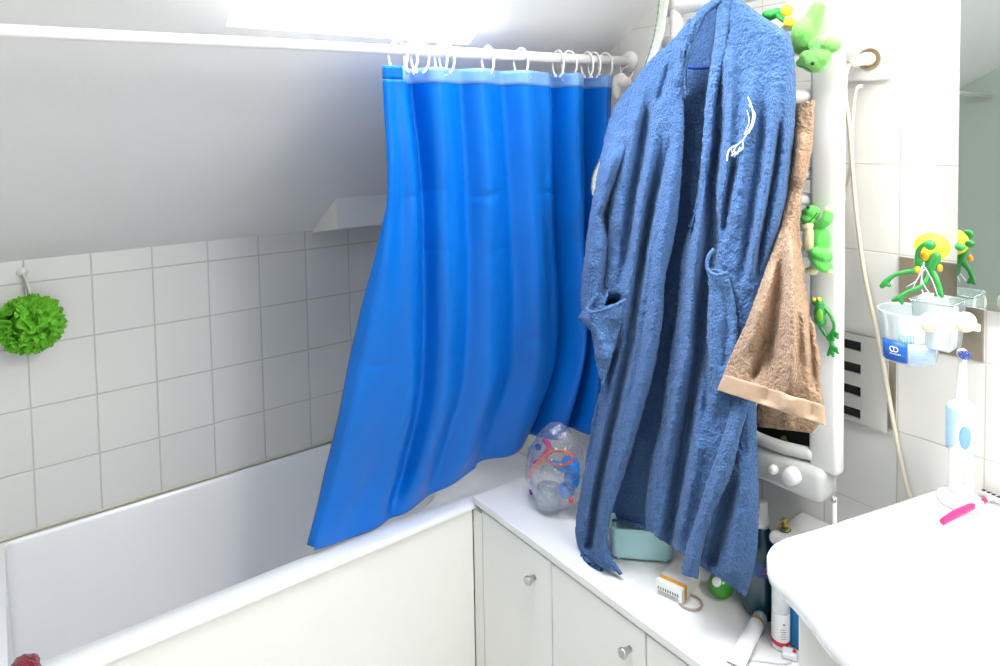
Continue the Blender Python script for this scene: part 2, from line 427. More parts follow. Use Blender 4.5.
# ---------------------------------------------------------------- curtain rod
rod = thing('shower_curtain_rod', 'long white curtain rod running under the sloping ceiling above the tub', 'curtain rod', (-1.2, -0.85, 1.637))
pr = [aY(0, 30, -0.85), aY(630, 61.5, -0.85)]
dz = (pr[1].z - pr[0].z) / (pr[1].x - pr[0].x)
def rz(x): return pr[0].z + dz * (x - pr[0].x)
tubeo('inner_tube', [(XL, -0.85, rz(XL)), (-0.55, -0.85, rz(-0.55))], 0.0085, M_white, rod, 16)
tubeo('outer_tube', [(-0.60, -0.85, rz(-0.6)), (-0.004, -0.85, rz(0))], 0.0108, M_white, rod, 16)
lo('wall_flange', [(0.0, 0), (0.024, 0), (0.024, 0.006), (0.014, 0.014), (0.0, 0.015)], (-0.0005, -0.85, rz(0)), M_white, rod, (-1, 0, 0))

# rings (C-shaped plastic hooks)
def make_ring():
    t = thing('curtain_ring', '', 'curtain ring')
    pts = []
    for k in range(27):
        a = math.radians(-62 + 320 * k / 26)
        pts.append((0.0, 0.0165 * math.cos(a), -0.0125 + 0.0285 * math.sin(a)))
    tubeo('hook', pts, 0.0023, M_white, t, 8)
    bm = bmesh.new(); ell(bm, pts[0], 0.0036, None, 10); obj('ball_end', bm, M_white, t)
    return t
ring_px = [398, 411, 420, 441, 447, 488, 521, 558, 569, 587, 594, 605, 631]
ring_rot = [70, 15, 60, 12, 25, 8, 22, 5, 50, 10, 12, 35, 60]
ring_lab = ['white curtain ring at the far left end of the blue curtain', 'white curtain ring second from the left, edge-on beside its open neighbours',
            'white open curtain ring third from the left on the rod', 'white curtain ring fourth from the left, first of a crossing pair',
            'white curtain ring fifth from the left, second of a crossing pair', 'white curtain ring sixth from the left, standing alone and almost edge-on',
            'white curtain ring seventh from the left, alone in the middle of the curtain', 'thin white curtain ring eighth from the left, behind the header',
            'wide open white curtain ring ninth from the left', 'white curtain ring tenth from the left, first of the right-hand bunch',
            'white curtain ring eleventh from the left, middle of the right-hand bunch', 'white curtain ring twelfth from the left, last above the header',
            'white curtain ring nearest the wall at the end of the rod']
proto = make_ring()
kids = list(proto.children)
for i, px in enumerate(ring_px):
    q = aY(px, 55, -0.85)
    if q.x > -0.012: q.x = -0.012
    if i == 0: r_ = proto
    else:
        r_ = proto.copy(); C.objects.link(r_)
        for ch in kids:
            c = ch.copy(); C.objects.link(c); c.parent = r_
    r_.location = (q.x, -0.85, rz(q.x)); r_.rotation_euler = (0, 0, math.radians(ring_rot[i]))
    r_['label'] = ring_lab[i]; r_['category'] = 'curtain ring'; r_['group'] = 'curtain rings on the rod'

# ---------------------------------------------------------------- shower curtain
cur = thing('shower_curtain', 'bright blue plastic shower curtain with a pale header, hanging into the tub', 'shower curtain', (-0.35, -0.8, 0.6))
rows = [
 (0.00, [(381, 66, -.85), (440, 68, -.85), (500, 70, -.85), (560, 73, -.85), (612, 76, -.85)]),
 (0.30, [(385, 215, -.77), (440, 215, -.77), (500, 212, -.775), (560, 208, -.79), (607, 200, -.82)]),
 (0.68, [(356, 388, -.64), (425, 385, -.64), (490, 372, -.66), (560, 350, -.71), (606, 330, -.79)]),
 (0.90, [(331, 492, -.545), (398, 476, -.54), (462, 447, -.56), (540, 410, -.64), (604, 385, -.76)]),
 (1.00, [(314, 550, -.512), (378, 527, -.507), (446, 486, -.505), (524, 444, -.57), (600, 427, -.74)]),
]
R3 = []
for v, pts in rows: R3.append((v, [aY(*p) for p in pts]))
for v, pts in R3:
    for p in pts: p.x = min(p.x, -0.02)
def crow(pts, u):
    k = len(pts) - 1; t = u * k; i = min(int(t), k - 1); t -= i
    p0 = pts[max(i - 1, 0)]; p1 = pts[i]; p2 = pts[i + 1]; p3 = pts[min(i + 2, k)]
    return 0.5 * ((2 * p1) + (p2 - p0) * t + (2 * p0 - 5 * p1 + 4 * p2 - p3) * t * t + (3 * p1 - p0 - 3 * p2 + p3) * t ** 3)
def csurf(u, v):
    Q = [crow(p, u) for _, p in R3]; vs = [q[0] for q in R3]
    i = 0
    while i < len(vs) - 2 and v > vs[i + 1]: i += 1
    h = vs[i + 1] - vs[i]; t = (v - vs[i]) / h
    def tang(k):
        if k == 0: return (Q[1] - Q[0]) / (vs[1] - vs[0])
        if k == len(vs) - 1: return (Q[-1] - Q[-2]) / (vs[-1] - vs[-2])
        return (Q[k + 1] - Q[k - 1]) / (vs[k + 1] - vs[k - 1])
    return Q[i] * (2 * t ** 3 - 3 * t * t + 1) + tang(i) * h * (t ** 3 - 2 * t * t + t) + Q[i + 1] * (-2 * t ** 3 + 3 * t * t) + tang(i + 1) * h * (t ** 3 - t * t)
# folds: (u at top, u at bottom, width, depth at top, depth at bottom)
CF = [(0.10, 0.24, 0.035, 0.012, 0.004), (0.15, 0.30, 0.030, -0.030, -0.026), (0.24, 0.36, 0.05, 0.012, 0.02), (0.34, 0.44, 0.030, -0.012, -0.010),
      (0.42, 0.52, 0.045, 0.016, 0.02), (0.52, 0.62, 0.035, -0.016, -0.016), (0.60, 0.70, 0.045, 0.014, 0.018), (0.74, 0.78, 0.022, -0.030, -0.034),
      (0.80, 0.85, 0.030, 0.020, 0.024), (0.88, 0.91, 0.020, -0.030, -0.030), (0.94, 0.95, 0.025, 0.016, 0.016), (0.03, 0.06, 0.05, 0.010, 0.006)]
def cfold(u, v):
    A = 0
    for ut, ub, wd, ht, hb in CF:
        d = (u - (ut + (ub - ut) * v)) / wd; A += 1.3 * (ht + (hb - ht) * v) * math.exp(-d * d)
    A += 0.0012 * math.sin(u * 60 + 2 * v) * (0.3 + v)
    A += 0.0035 * noise.noise(Vector((u * 9, v * 7, 0.3))) * 2
    # packing creases
    for vc, a in ((0.255, 0.0045), (0.38, 0.003), (0.62, 0.0035)):
        d = (v - vc - 0.008 * math.sin(u * 19)) / 0.006; A -= a * math.exp(-d * d) * (0.4 + 0.6 * math.sin(u * 23 + vc * 40))
    if v > 0.93 and u < 0.6: A *= 1 - 0.7 * (v - 0.93) / 0.07
    return A
def cpt(u, v, extra=0.0):
    p = csurf(u, v); a = cfold(u, v) + extra
    q = p + Vector((-0.25, -0.95, 0.0)) * a
    q.x = min(q.x, -0.006)
    return q
NU, NV = 230, 150
def sheet(name, u0, u1, v0, v1, nu, nv, mt, parent, extra=0.0, th=0.0012):
    bm = bmesh.new()
    V = [[bm.verts.new(cpt(u0 + (u1 - u0) * i / nu, v0 + (v1 - v0) * j / nv, extra)) for i in range(nu + 1)] for j in range(nv + 1)]
    for j in range(nv):
        for i in range(nu): bm.faces.new((V[j][i], V[j][i + 1], V[j + 1][i + 1], V[j + 1][i]))
    o = obj(name, bm, mt, parent); return solid(o, th, 0)
sheet('curtain_sheet', 0, 1, 0.025, 1, NU, NV, M_curtain, cur)
M_header = mat('pale_blue_header', (126, 174, 232), 0.4)
M_header.node_tree.nodes['Principled BSDF'].inputs['Alpha'].default_value = 0.9
sheet('header_band', 0.10, 1, 0.0, 0.029, 120, 4, M_header, cur, 0.0012)
sheet('header_flap', 0.0, 0.105, 0.0, 0.0255, 20, 4, M_curtain, cur, 0.0)
# left hem turned inwards, darker because it faces the wall
bm = bmesh.new(); V = []
for j in range(61):
    v = 0.28 + 0.715 * j / 60; p = csurf(0, v); wdt = 0.015 * math.sin(PI * min(1, (v - 0.28) / 0.35) / 2) * (1 if v < .86 else 1 - (v - .86) * 2)
    V.append([bm.verts.new(cpt(0, v) + Vector((-wdt * k / 4 * 0.9, wdt * 2 * k / 4, 0))) for k in range(5)])
for j in range(60):
    for k in range(4): bm.faces.new((V[j][k], V[j][k + 1], V[j + 1][k + 1], V[j + 1][k]))
solid(obj('folded_hem', bm, M_curtain, cur), 0.0012, 0)
# eyelets
for px in ring_px[1:-1]:
    u = min(max((px - 381) / 231.0, 0.11), 0.99)
    p = cpt(u, 0.012, 0.002)
    bm = bmesh.new(); tube(bm, [p + Vector((0.0035 * math.cos(a * PI / 6), 0, 0.0035 * math.sin(a * PI / 6))) for a in range(12)], 0.0008, 6, closed=True)
    obj('eyelet', bm, M_chrome, cur)

# ---------------------------------------------------------------- towel radiator on wall B
rad = thing('towel_radiator', 'tall white electric towel radiator fixed to the tiled wall behind the robe', 'radiator', (0, -1.2, 0.86))
RX = -0.085
def py(x, y, X=RX): return aX(x, y, X).y
yr0, yr1 = -1.395, -1.345       # right post
boxo('post', (RX - 0.028, yr0, 0.915), (RX, yr1, 1.80), M_white, rad, 0.008, 3, smooth=True)
boxo('post', (RX - 0.026, -1.075, 0.93), (RX, -1.052, 1.775), M_white, rad, 0.008, 3, smooth=True)
zb = [1.735, 1.672, 1.628, 1.548, 1.504, 1.460, 1.416, 1.372, 1.328, 1.284, 1.180, 1.136, 1.092, 1.048, 0.985]
for k, z in enumerate(zb):
    bm = bmesh.new(); y0 = -1.03 if z > 1.6 else -1.05
    tube(bm, [(RX - 0.014, y0, z), (RX - 0.014, y0 - 0.003, z), (RX - 0.014, -1.35, z)], [0.010, 0.0125, 0.0125] if z > 1.6 else [0.009, 0.011, 0.011], 14)
    obj('bar', bm, M_white, rad)
for z in (1.70, 1.02):
    for y in (-1.30, -1.09): boxo('wall_bracket', (RX, y - 0.01, z - 0.015), (-0.0, y + 0.01, z + 0.015), M_white, rad, 0.002)
# dark block standing in for shade in the gap; lower rail and control unit
boxo('gap_shade_block', (-0.069, -1.34, 0.868), (-0.018, -1.055, 1.0), M_dark, rad, 0.003)
bm = bmesh.new()
tube(bm, smoothpts([(RX - 0.03, -1.236, 0.945), (RX - 0.034, -1.25, 0.936), (RX - 0.032, -1.30, 0.935), (RX - 0.02, -1.35, 0.937)], 5), 0.011, 12)
obj('lower_rail', bm, M_greyplastic, rad)
bm = bmesh.new()
uy0, uy1, uz0, uz1 = -1.378, -1.06, 0.864, 0.922
box(bm, (RX - 0.045, uy0, uz0), (-0.070, uy1, uz1), 0.014, 4)
obj('control_unit', bm, M_greyplastic, rad)
def knob(name, px, pyy, r, parent, d=0.016):
    p = aX(px, pyy, RX - 0.046)
    return lo(name, [(r * 1.05, -0.003), (r * 1.05, 0.003), (r, 0.004), (r * .92, d), (r * .7, d + .002), (0, d + .002)], p, M_plastic, parent, (-1, 0, 0), 28)
knob('thermostat_knob', 793, 475, 0.0145, rad); knob('push_button', 774, 469, 0.0075, rad, 0.008)
lo('drain_screw', [(0, 0), (0.004, 0), (0.004, 0.003), (0, 0.004)], aX(834, 500, RX - 0.046), M_chrome, rad, (-1, 0, 0), 12)

# thin white pipe dropping from the control unit
p0 = aX(834.5, 503, -0.10); 
pp = tubeo('heating_pipe', [(p0.x, p0.y, 0.586), (p0.x, p0.y, 0.875)], 0.0036, M_plastic, None, 12)
tag(pp, 'thin white vertical pipe coming down from the right corner of the radiator control unit', 'pipe')

# ---------------------------------------------------------------- bathrobe
robe = thing('bathrobe', 'blue terry bathrobe with a white embroidered emblem hanging over the radiator', 'bathrobe', (-0.2, -1.15, 0.59))
LF = [([(651, 84), (642, 150), (634, 195), (628, 240), (624, 272), (616, 300)], 5, -.026),
      ([(667, 112), (660, 159), (649.5, 210), (642, 258), (636, 300), (630, 345), (618, 399), (609, 438), (598, 490), (590, 545)], 4.5, -.026),
      ([(674, 128), (657, 189), (645, 246), (640, 290)], 2.6, -.012),
      ([(658, 214), (652, 258), (643, 330), (632, 390), (622, 430)], 2.5, -.006),
      ([(624, 318), (618, 345), (606, 378), (600, 411), (592, 450), (584, 490)], 5, -.022),
      ([(659, 92), (651, 150), (641, 200), (634, 250), (626, 300), (612, 372), (603, 420), (592, 480), (584, 530)], 6, .012),
      ([(640, 90), (628, 150), (618, 200), (614, 250)], 8, .012),
      ([(680, 100), (676, 150), (668, 210), (659, 260), (655, 310), (645, 370), (633, 420), (618, 470), (604, 520), (602, 560)], 7, .016),
      ([(688, 40), (676, 90)], 6, .006), ([(672, 60), (655, 110)], 3.5, -.008), ([(586, 304), (604, 304), (626, 297)], 4.5, -.034)]
cloth('left_front', [(690, 18), (672, 40), (650, 60), (632, 86), (620, 112), (612, 150), (610, 200), (606, 250), (600, 300), (594, 345), (601, 385), (597, 400), (591, 430), (584, 470), (579, 500), (575, 530), (578, 547), (588, 560), (600, 568)],
      [(684, 60), (684, 99), (684, 135), (681, 180), (678, 216), (672, 250), (666, 275), (662, 325), (653, 375), (640, 422), (628, 464), (617, 496), (610, 520), (608, 540), (612, 556), (622, 574)],
      0.215, LF, M_robe, robe, 58, 240, bulge=0.012)
# left sleeve hanging in front of the side seam
SF = [([(636, 136), (618, 186), (606, 216), (611, 240), (607, 280), (598, 312)], 4.5, -.036), ([(612, 130), (598, 200), (590, 260), (586, 290)], 7, .008), ([(616, 150), (606, 185)], 3, .006)]
cloth('left_sleeve', [(634, 80), (620, 98), (611, 114), (604, 140), (597, 175), (590, 215), (585, 250), (582, 280), (580, 300), (582, 318)],
      [(652, 84), (644, 110), (634, 148), (622, 180), (614, 205), (617, 240), (612, 280), (606, 305), (602, 312), (598, 316)],
      0.226, SF, M_robe, robe, 30, 110, bulge=0.020, slope=lambda x, y: -0.034 * min(1, max(0, (160 - y) / 75)))
# left patch pocket with its gaping mouth
PF = [([(585, 312), (600, 340), (605, 370)], 7, .010), ([(617, 318), (606, 350)], 4, -.006)]
cloth('left_pocket', [(582, 311), (578, 318), (585, 325), (591, 333), (594, 350), (597, 369), (602, 384)],
      [(626, 302), (624, 313), (620, 328), (616, 344), (611, 362), (607, 376), (605, 384)], 0.236, PF, M_robe2, robe, 26, 44, bulge=0.012)
def onrobe(x, y, D): return aX(x, y, -D)
tubeo('pocket_rim', smoothpts([onrobe(598, 294, .246), onrobe(590, 304, .254), onrobe(587, 310, .262), onrobe(595, 312, .263), onrobe(609, 308, .262), onrobe(626, 300, .252)], 6), 0.0036, M_robe2, robe, 8)
# back of the robe, seen between the fronts
BF = [([(698, 90), (694, 160), (688, 230)], 5, .006), ([(640, 430), (628, 490)], 6, .008)]
cloth('back_panel', [(706, 6), (690, 30), (664, 80), (650, 130), (640, 220), (628, 320), (612, 420), (600, 480), (596, 518)],
      [(724, 2), (760, 22), (782, 50), (785, 110), (780, 180), (766, 250), (750, 320), (746, 420), (745, 500), (740, 545)],
      0.136, BF, M_robe, robe, 50, 130, bulge=0.006)
hem = tubeo('back_hem', smoothpts([onrobe(604, 520, .146), onrobe(622, 521, .149), onrobe(648, 528, .149)], 6), 0.003, M_robe2, robe, 8)
# right front
RF = [([(721, 60), (720, 90), (718, 135), (712, 189), (712, 240), (707, 270), (702, 315), (699, 360), (690, 405), (684, 450), (676, 500), (668, 545)], 6.5, -.040),
      ([(716, 20), (706, 95), (702, 150), (699, 189), (692, 222), (688, 260)], 3.0, -.012),
      ([(711, 60), (706, 130), (704, 190), (696, 250), (692, 300), (686, 350), (677, 400), (667, 450), (656, 500)], 5.5, .016),
      ([(684, 300), (679, 350), (669, 410), (660, 470), (657, 520)], 2.2, -.006),
      ([(728, 30), (730, 90), (728, 140), (722, 190), (719, 240)], 6, .016),
      ([(738, 150), (727, 200), (724, 245)], 3.5, -.018),
      ([(768, 90), (764, 130), (759, 170), (752, 215), (745, 262), (737, 300)], 4.5, -.014),
      ([(782, 110), (776, 165), (768, 210), (761, 246), (754, 290)], 3.0, -.020),
      ([(752, 60), (748, 120), (740, 190), (733, 250)], 8, .012), ([(777, 60), (772, 120), (764, 190), (754, 250), (744, 300)], 6, .012),
      ([(709, 292), (706, 345), (707, 390), (704, 430)], 4, -.016), ([(720, 300), (717, 360), (716, 420)], 7, .014),
      ([(730, 310), (727, 350), (726, 400)], 3.5, -.012),
      ([(700, 430), (692, 480), (680, 530)], 6, .014), ([(736, 470), (722, 520), (712, 560)], 6, -.026),
      ([(744, 440), (742, 500), (732, 570)], 9, .014), ([(694, 330), (688, 390), (679, 440)], 4, .008)]
cloth('right_front', [(718, -4), (714, 30), (710, 60), (706, 95), (702, 150), (697, 190), (690, 225), (682, 250), (680, 274), (677, 312), (671, 350), (665, 387), (659, 431), (652, 455), (647, 482), (645, 509), (646, 529)],
      [(734, -6), (760, 14), (778, 26), (790, 36), (794, 62), (793, 110), (790, 165), (784, 205), (777, 240), (766, 280), (758, 320), (756, 380), (757, 430), (759, 500), (756, 560), (746, 597)],
      0.200, RF, M_robe, robe, 84, 280, bulge=0.016, edge=0.012, fuzz=0.0019)
# long band of the right lapel crossing to the hem
cloth('lapel_band', [(733, 400), (723, 436), (708, 479), (697, 515), (687, 544), (681, 574)], [(750, 400), (741, 434), (730, 479), (714, 512), (704, 544), (698, 579)],
      0.226, [([(741, 410), (718, 480), (700, 530), (690, 570)], 5, .006)], M_robe2, robe, 16, 90, bulge=0.010)
# standing collar band
cloth('collar', [(716, -3), (700, 8), (690, 22), (683, 32), (680, 46), (681, 62), (684, 92)], [(722, 3), (707, 15), (698, 33), (691, 50), (687, 68), (686, 80), (686, 99)],
      0.215, [([(700, 18), (688, 50)], 2, -.004)], M_robe2, robe, 12, 60, bulge=0.010)
cloth('collar', [(716, -6), (715, 30), (711, 60), (706, 98), (702, 150), (698, 190), (691, 224)], [(732, -6), (729, 30), (724, 62), (717, 98), (712, 150), (705, 195), (692, 228)], 0.212, [], M_robe2, robe, 12, 130, bulge=0.009, slope=lambda x, y: -0.018 * min(1, max(0, (y - 90) / 120)))
tubeo('hanging_loop', smoothpts([onrobe(687, 67, .155), onrobe(700, 68.5, .163), onrobe(713, 67, .160)], 5), 0.0028, M_bluethread, robe, 8)
tubeo('label_tape', [onrobe(704, 10, .170), onrobe(719, 6, .172)], 0.0026, M_bluethread, robe, 8)
# right sleeve dangling behind the front
cloth('right_sleeve', [(778, 60), (782, 110), (777, 160), (768, 210), (760, 250), (752, 295)], [(793, 50), (796, 80), (795, 120), (791, 165), (782, 225), (766, 280)],
      0.178, [([(788, 100), (780, 190), (768, 250)], 4, .006)], M_robe2, robe, 20, 90, bulge=0.014)
# right pocket, only its curled mouth gapes
cloth('right_pocket', [(707, 268), (709, 290), (707, 330), (709, 370), (712, 392)], [(728, 275), (734, 296), (738, 330), (737, 365), (733, 392)], 0.222,
      [([(722, 280), (728, 320), (724, 380)], 4, -.008)], M_robe2, robe, 20, 60, bulge=0.008)
tubeo('pocket_rim', smoothpts([onrobe(714, 249, .233), onrobe(708, 258, .238), onrobe(708, 270, .240), onrobe(716, 275, .240), onrobe(728, 273, .238)], 6), 0.0034, M_robe2, robe, 8)
# embroidery: a feathered plume in white thread
EB = bmesh.new()
def stroke(pts, r):
    D = [0.222 + max(0, fold_depth(x, y, RF)) for x, y in pts]
    tube(EB, smoothpts([onrobe(x, y, d) for (x, y), d in zip(pts, D)], 6), [r * 0.5] + [r] * 500 if False else r, 6)
stroke([(748, 97), (752, 108), (753, 118), (749, 130), (743, 140)], 0.0011)
stroke([(749, 105), (755, 114), (753, 125), (748, 134)], 0.0009)
stroke([(747, 110), (749, 122), (744, 135)], 0.0007)
stroke([(743, 140), (737, 145), (731, 148), (728, 153), (727, 161)], 0.0013)
stroke([(743, 142), (742, 149), (736, 153), (731, 156)], 0.0013)
stroke([(736, 146), (734, 151), (738, 154)], 0.0014)
stroke([(740, 147), (738, 152), (734, 157)], 0.0010)
stroke([(731, 149), (733, 155)], 0.0014)
obj('embroidered_emblem', EB, M_thread, robe)

# ---------------------------------------------------------------- beige towel
towel = thing('bath_towel', 'beige terry towel draped over the lower radiator bars, covering the right edge of the robe', 'towel', (-0.15, -1.33, 0.93))
TF = [([(799, 200), (797, 240), (806, 300), (812, 360), (816, 400)], 4, -0.0224), ([(784, 246), (778, 300), (770, 350), (764, 385)], 5, -0.0192),
      ([(792, 230), (792, 290), (792, 350), (790, 400)], 6, 0.0224), ([(776, 262), (760, 310), (746, 360)], 6, 0.0160), ([(803, 130), (796, 190)], 6, 0.0128), ([(770, 330), (752, 385)], 4, -0.0160),
      ([(803, 300), (808, 370)], 4, 0.0128)]
def tslope(x, y):
    return 0.068 * min(1, max(0, (y - 190) / 120.0))
cloth('towel_front', [(794, 104), (792, 150), (786, 190), (780, 225), (768, 262), (756, 296), (743, 330), (732, 352), (722, 378), (717, 390)],
      [(815, 100), (812, 150), (802, 195), (800, 235), (805, 280), (812, 330), (818, 372), (823, 400), (825, 415)],
      0.168, TF, M_towel, towel, 50, 150, bulge=0.010, edge=.004, fuzz=0.0014, slope=tslope, thick=0.006)
cloth('woven_border', [(724, 375), (720, 383), (717, 390)], [(824, 406), (825, 415), (826, 426)], 0.243,
      [([(770, 385), (766, 405)], 6, -.006), ([(790, 395), (788, 412)], 6, .006), ([(812, 396), (812, 420)], 4, -.006)], M_towelband, towel, 60, 10, bulge=0.010, fuzz=0.0004, thick=0.005)
cloth('back_layer', [(758, 398), (756, 410), (755, 418), (758, 427)], [(822, 410), (822, 420), (816, 428), (812, 433)], 0.150, [([(790, 410), (788, 430)], 5, .006)], M_towel, towel, 26, 18, fuzz=0.001, bulge=0.004, thick=0.005)

# ---------------------------------------------------------------- woven bath strap behind the robe
strap = thing('back_scrubbing_strap', 'long white woven strap with a dotted edge hanging behind the left shoulder of the robe', 'bath strap', (-0.12, -1.0, 1.4))
sp = [onp(0, -0.128, 665, -14), onp(0, -0.128, 661, 20), onp(0, -0.13, 655, 48), onp(0, -0.13, 640, 90), onp(0, -0.13, 615, 140), onp(0, -0.135, 597, 175), onp(0, -0.135, 595, 196)]
bm = bmesh.new(); pts = smoothpts(sp, 10); V = []
for i, p in enumerate(pts):
    t_ = (pts[min(i + 1, len(pts) - 1)] - pts[max(i - 1, 0)]).normalized(); s_ = t_.cross(Vector((-1, 0, 0))).normalized()
    hw = 0.0115 if i < 45 else 0.008
    V.append([bm.verts.new(p + s_ * hw * k + Vector((0.001 * math.sin(i * 2.2 + k * 3), 0, 0))) for k in (-1, -.5, 0, .5, 1)])
for i in range(len(pts) - 1):
    for k in range(4): bm.faces.new((V[i][k], V[i][k + 1], V[i + 1][k + 1], V[i + 1][k]))
solid(obj('strap_band', bm, mat('off_white_webbing', (228, 228, 214), 0.8, bump=0.5, scale=300), strap), 0.003, 0)
bm = bmesh.new(); ed = []
for i in range(0, len(pts) - 1, 2):
    t_ = (pts[i + 1] - pts[max(i - 1, 0)]).normalized(); s_ = t_.cross(Vector((-1, 0, 0))).normalized()
    ed.append(pts[i] + s_ * 0.009 * (1 if (s_.y > 0) else -1) + Vector((-0.002, 0, 0)))
ep = [p for q in range(len(ed) - 1) for p in (ed[q], ed[q].lerp(ed[q + 1], .3), ed[q].lerp(ed[q + 1], .7))]
tube(bm, ep, [(.0021, .0012, .0012)[q % 3] for q in range(len(ep))], 8)
obj('dotted_edge', bm, mat('grey_green_thread', (138, 150, 132), 0.8), strap)

# white bath sponge squeezed between the rod end and the robe
sg = []
spg = thing('hanging_bath_mitt', 'cream cloth mitt hanging just below the wall end of the curtain rod', 'bath mitt', aX(622, 90, -0.075))
blob('mitt_body', [('e', aX(621, 80, -0.085), (.010, .016, .016)), ('e', aX(617, 84, -0.085), (.010, .012, .020)), ('e', aX(617, 92, -0.085), (.008, .010, .016)), ('e', aX(626, 82, -0.085), (.009, .014, .012))], mat('cream_cloth', (224, 214, 200), 0.8, bump=0.4, scale=90), spg, 0.002)
tubeo('cord_loop', smoothpts([aX(621, 72, -0.075), aX(624, 68, -0.07), aX(628, 66, -0.06)], 4), 0.0011, M_plastic, spg, 6)

# ---------------------------------------------------------------- low cabinet along wall B
CT = 0.58
cabt = thing('low_cabinet', 'low white cabinet with plain doors standing along the wall at the foot of the tub', 'cabinet', (-0.14, -1.2, 0))
boxo('worktop', (-0.270, -2.35, 0.562), (-0.001, -0.5570, CT), M_white, cabt, 0.002)
boxo('carcass', (-0.250, -2.34, 0.0), (-0.002, -0.558, 0.5615), M_white, cabt, 0.002)
boxo('side_filler', (-0.265, -0.585, 0.0), (-0.2505, -0.5475, 0.545), M_cream, cabt, 0.001)
dy = [-0.587, -0.849, -1.116, -1.383, -1.65]
kn = [(-0.792, 0.493), (-1.077, 0.504), (-1.165, 0.497), (-1.60, 0.497)]
for k in range(4):
    d = boxo('door', (-0.266, dy[k + 1] + 0.0015, 0.05), (-0.2505, dy[k] - 0.0015, 0.556), M_cream, cabt, 0.002)
    y_, z_ = kn[k]
    lo('door_knob', [(0.0, 0), (0.0055, 0), (0.0055, 0.010), (0.0105, 0.019), (0.0105, 0.023), (0.009, 0.0245), (0, 0.0245)], (-0.266, y_, z_), M_chrome, d, (-1, 0, 0), 20)

# ---------------------------------------------------------------- things on the cabinet
Z0 = CT + 0.0005
# plastic bag with bath toys
bc = aZ(556, 510, Z0)
M_bag = clearmat('clear_film', (240, 241, 245), 0.10, 0.06, 0.05, bump=1.0, scale=60)
bag = thing('plastic_bag', 'crumpled clear plastic bag with colourful contents on the cabinet beside the curtain', 'bag', bc)
bm = bmesh.new(); ell(bm, (0, 0, 0), 1.0, None, 96)
pc = aX(553, 474, -0.125)
hgt = (aX(553, 420, bc.x).z - Z0)
for v in bm.verts:
    n = v.co.normalized(); zz = n.z
    r = 1 + 0.18 * (abs(noise.noise(n * 2.3 + Vector((3, 1, 2)))) + 0.8 * abs(noise.noise(n * 5.0)) + 0.5 * abs(noise.noise(n * 11.0))) - 0.10
    taper = 1 - 0.32 * max(0, zz) ** 1.5
    q = Vector((n.x * 0.062 * r * taper, n.y * 0.080 * r * taper, zz * hgt * 0.5 * (1 + 0.08 * (r - 1) * 3)))
    q += Vector((0, -0.010 * zz, hgt * 0.5))
    v.co = bc + q
    v.co.z = max(v.co.z, Z0)
obj('film', bm, M_bag, bag)
M_tb = mat('bright_blue_plastic', (10, 130, 222), 0.3); M_tp = mat('magenta_plastic', (215, 15, 100), 0.3); M_to = mat('orange_plastic', (226, 92, 50), 0.3)
M_ty = mat('yellow_plastic', (240, 206, 40), 0.35); M_tn = mat('navy_plastic', (28, 60, 140), 0.3)
def toy(name, lab, cat, shapes, mt, vox=0.0018):
    o = blob(name, shapes, mt, None, vox); return tag(o, lab, cat, 'bath toys in the clear bag')
def BX(x, y, X=-0.118): return aX(x, y, bc.x + (X + 0.118))
toy('bath_toy', 'bright blue bath toy filling the right side of the clear bag', 'toy',
    [('e', BX(570, 464), (.020, .026, .018)), ('e', BX(566, 490), (.020, .022, .018)), ('e', BX(572, 478), (.018, .020, .026)), ('t', [BX(552, 462), BX(564, 468), BX(576, 470)], [.008, .012, .010])], M_tb)
toy('bath_toy', 'magenta ribbon-like toy at the upper left of the clear bag', 'toy',
    [('t', [BX(544, 440, -.135), BX(549, 447, -.14), BX(543, 456, -.145), BX(534, 463, -.145)], [.006, .007, .006, .004])], M_tp)
toy('bath_toy', 'orange curved toy below the magenta one in the clear bag', 'toy',
    [('t', [BX(552, 449, -.14), BX(542, 460, -.15), BX(533, 469, -.15), BX(528, 478, -.148)], [.005, .006, .006, .003])], M_to)
toy('bath_toy', 'orange and red oval ring near the top of the clear bag', 'toy',
    [('t', [BX(560 + 13 * math.cos(a), 458 + 7 * math.sin(a), -.150) for a in [k * PI / 5 for k in range(11)]], [.0026] * 11)], M_to, 0.0012)
toy('bath_toy', 'small navy toy at the top left corner of the clear bag', 'toy', [('e', BX(538, 447, -.115), (.008, .010, .008))], M_tn)
toy('bath_toy', 'small purple toy at the left edge of the clear bag', 'toy', [('e', BX(531, 492, -.135), (.005, .006, .008))], mat('purple_plastic', (140, 50, 150), 0.3))
toy('bath_toy', 'small red piece at the lower right of the clear bag', 'toy', [('e', BX(571, 500, -.130), (.006, .006, .009))], mat('red_plastic', (214, 60, 60), 0.3))
cb = lo('clear_tub', [(0.0, 0), (0.024, 0), (0.028, 0.004), (0.030, 0.03), (0.028, 0.052), (0.026, 0.054), (0.028, 0.03), (0.026, 0.006), (0, 0.004)], BX(548, 510, -.14) + Vector((0, 0, 0.006)), clearmat('clear_plastic', (232, 238, 244), 0.12, 0.1, 0.12), None, (0.15, 0.1, 1), 28)
tag(cb, 'round clear plastic tub inside the clear bag', 'tub', None)

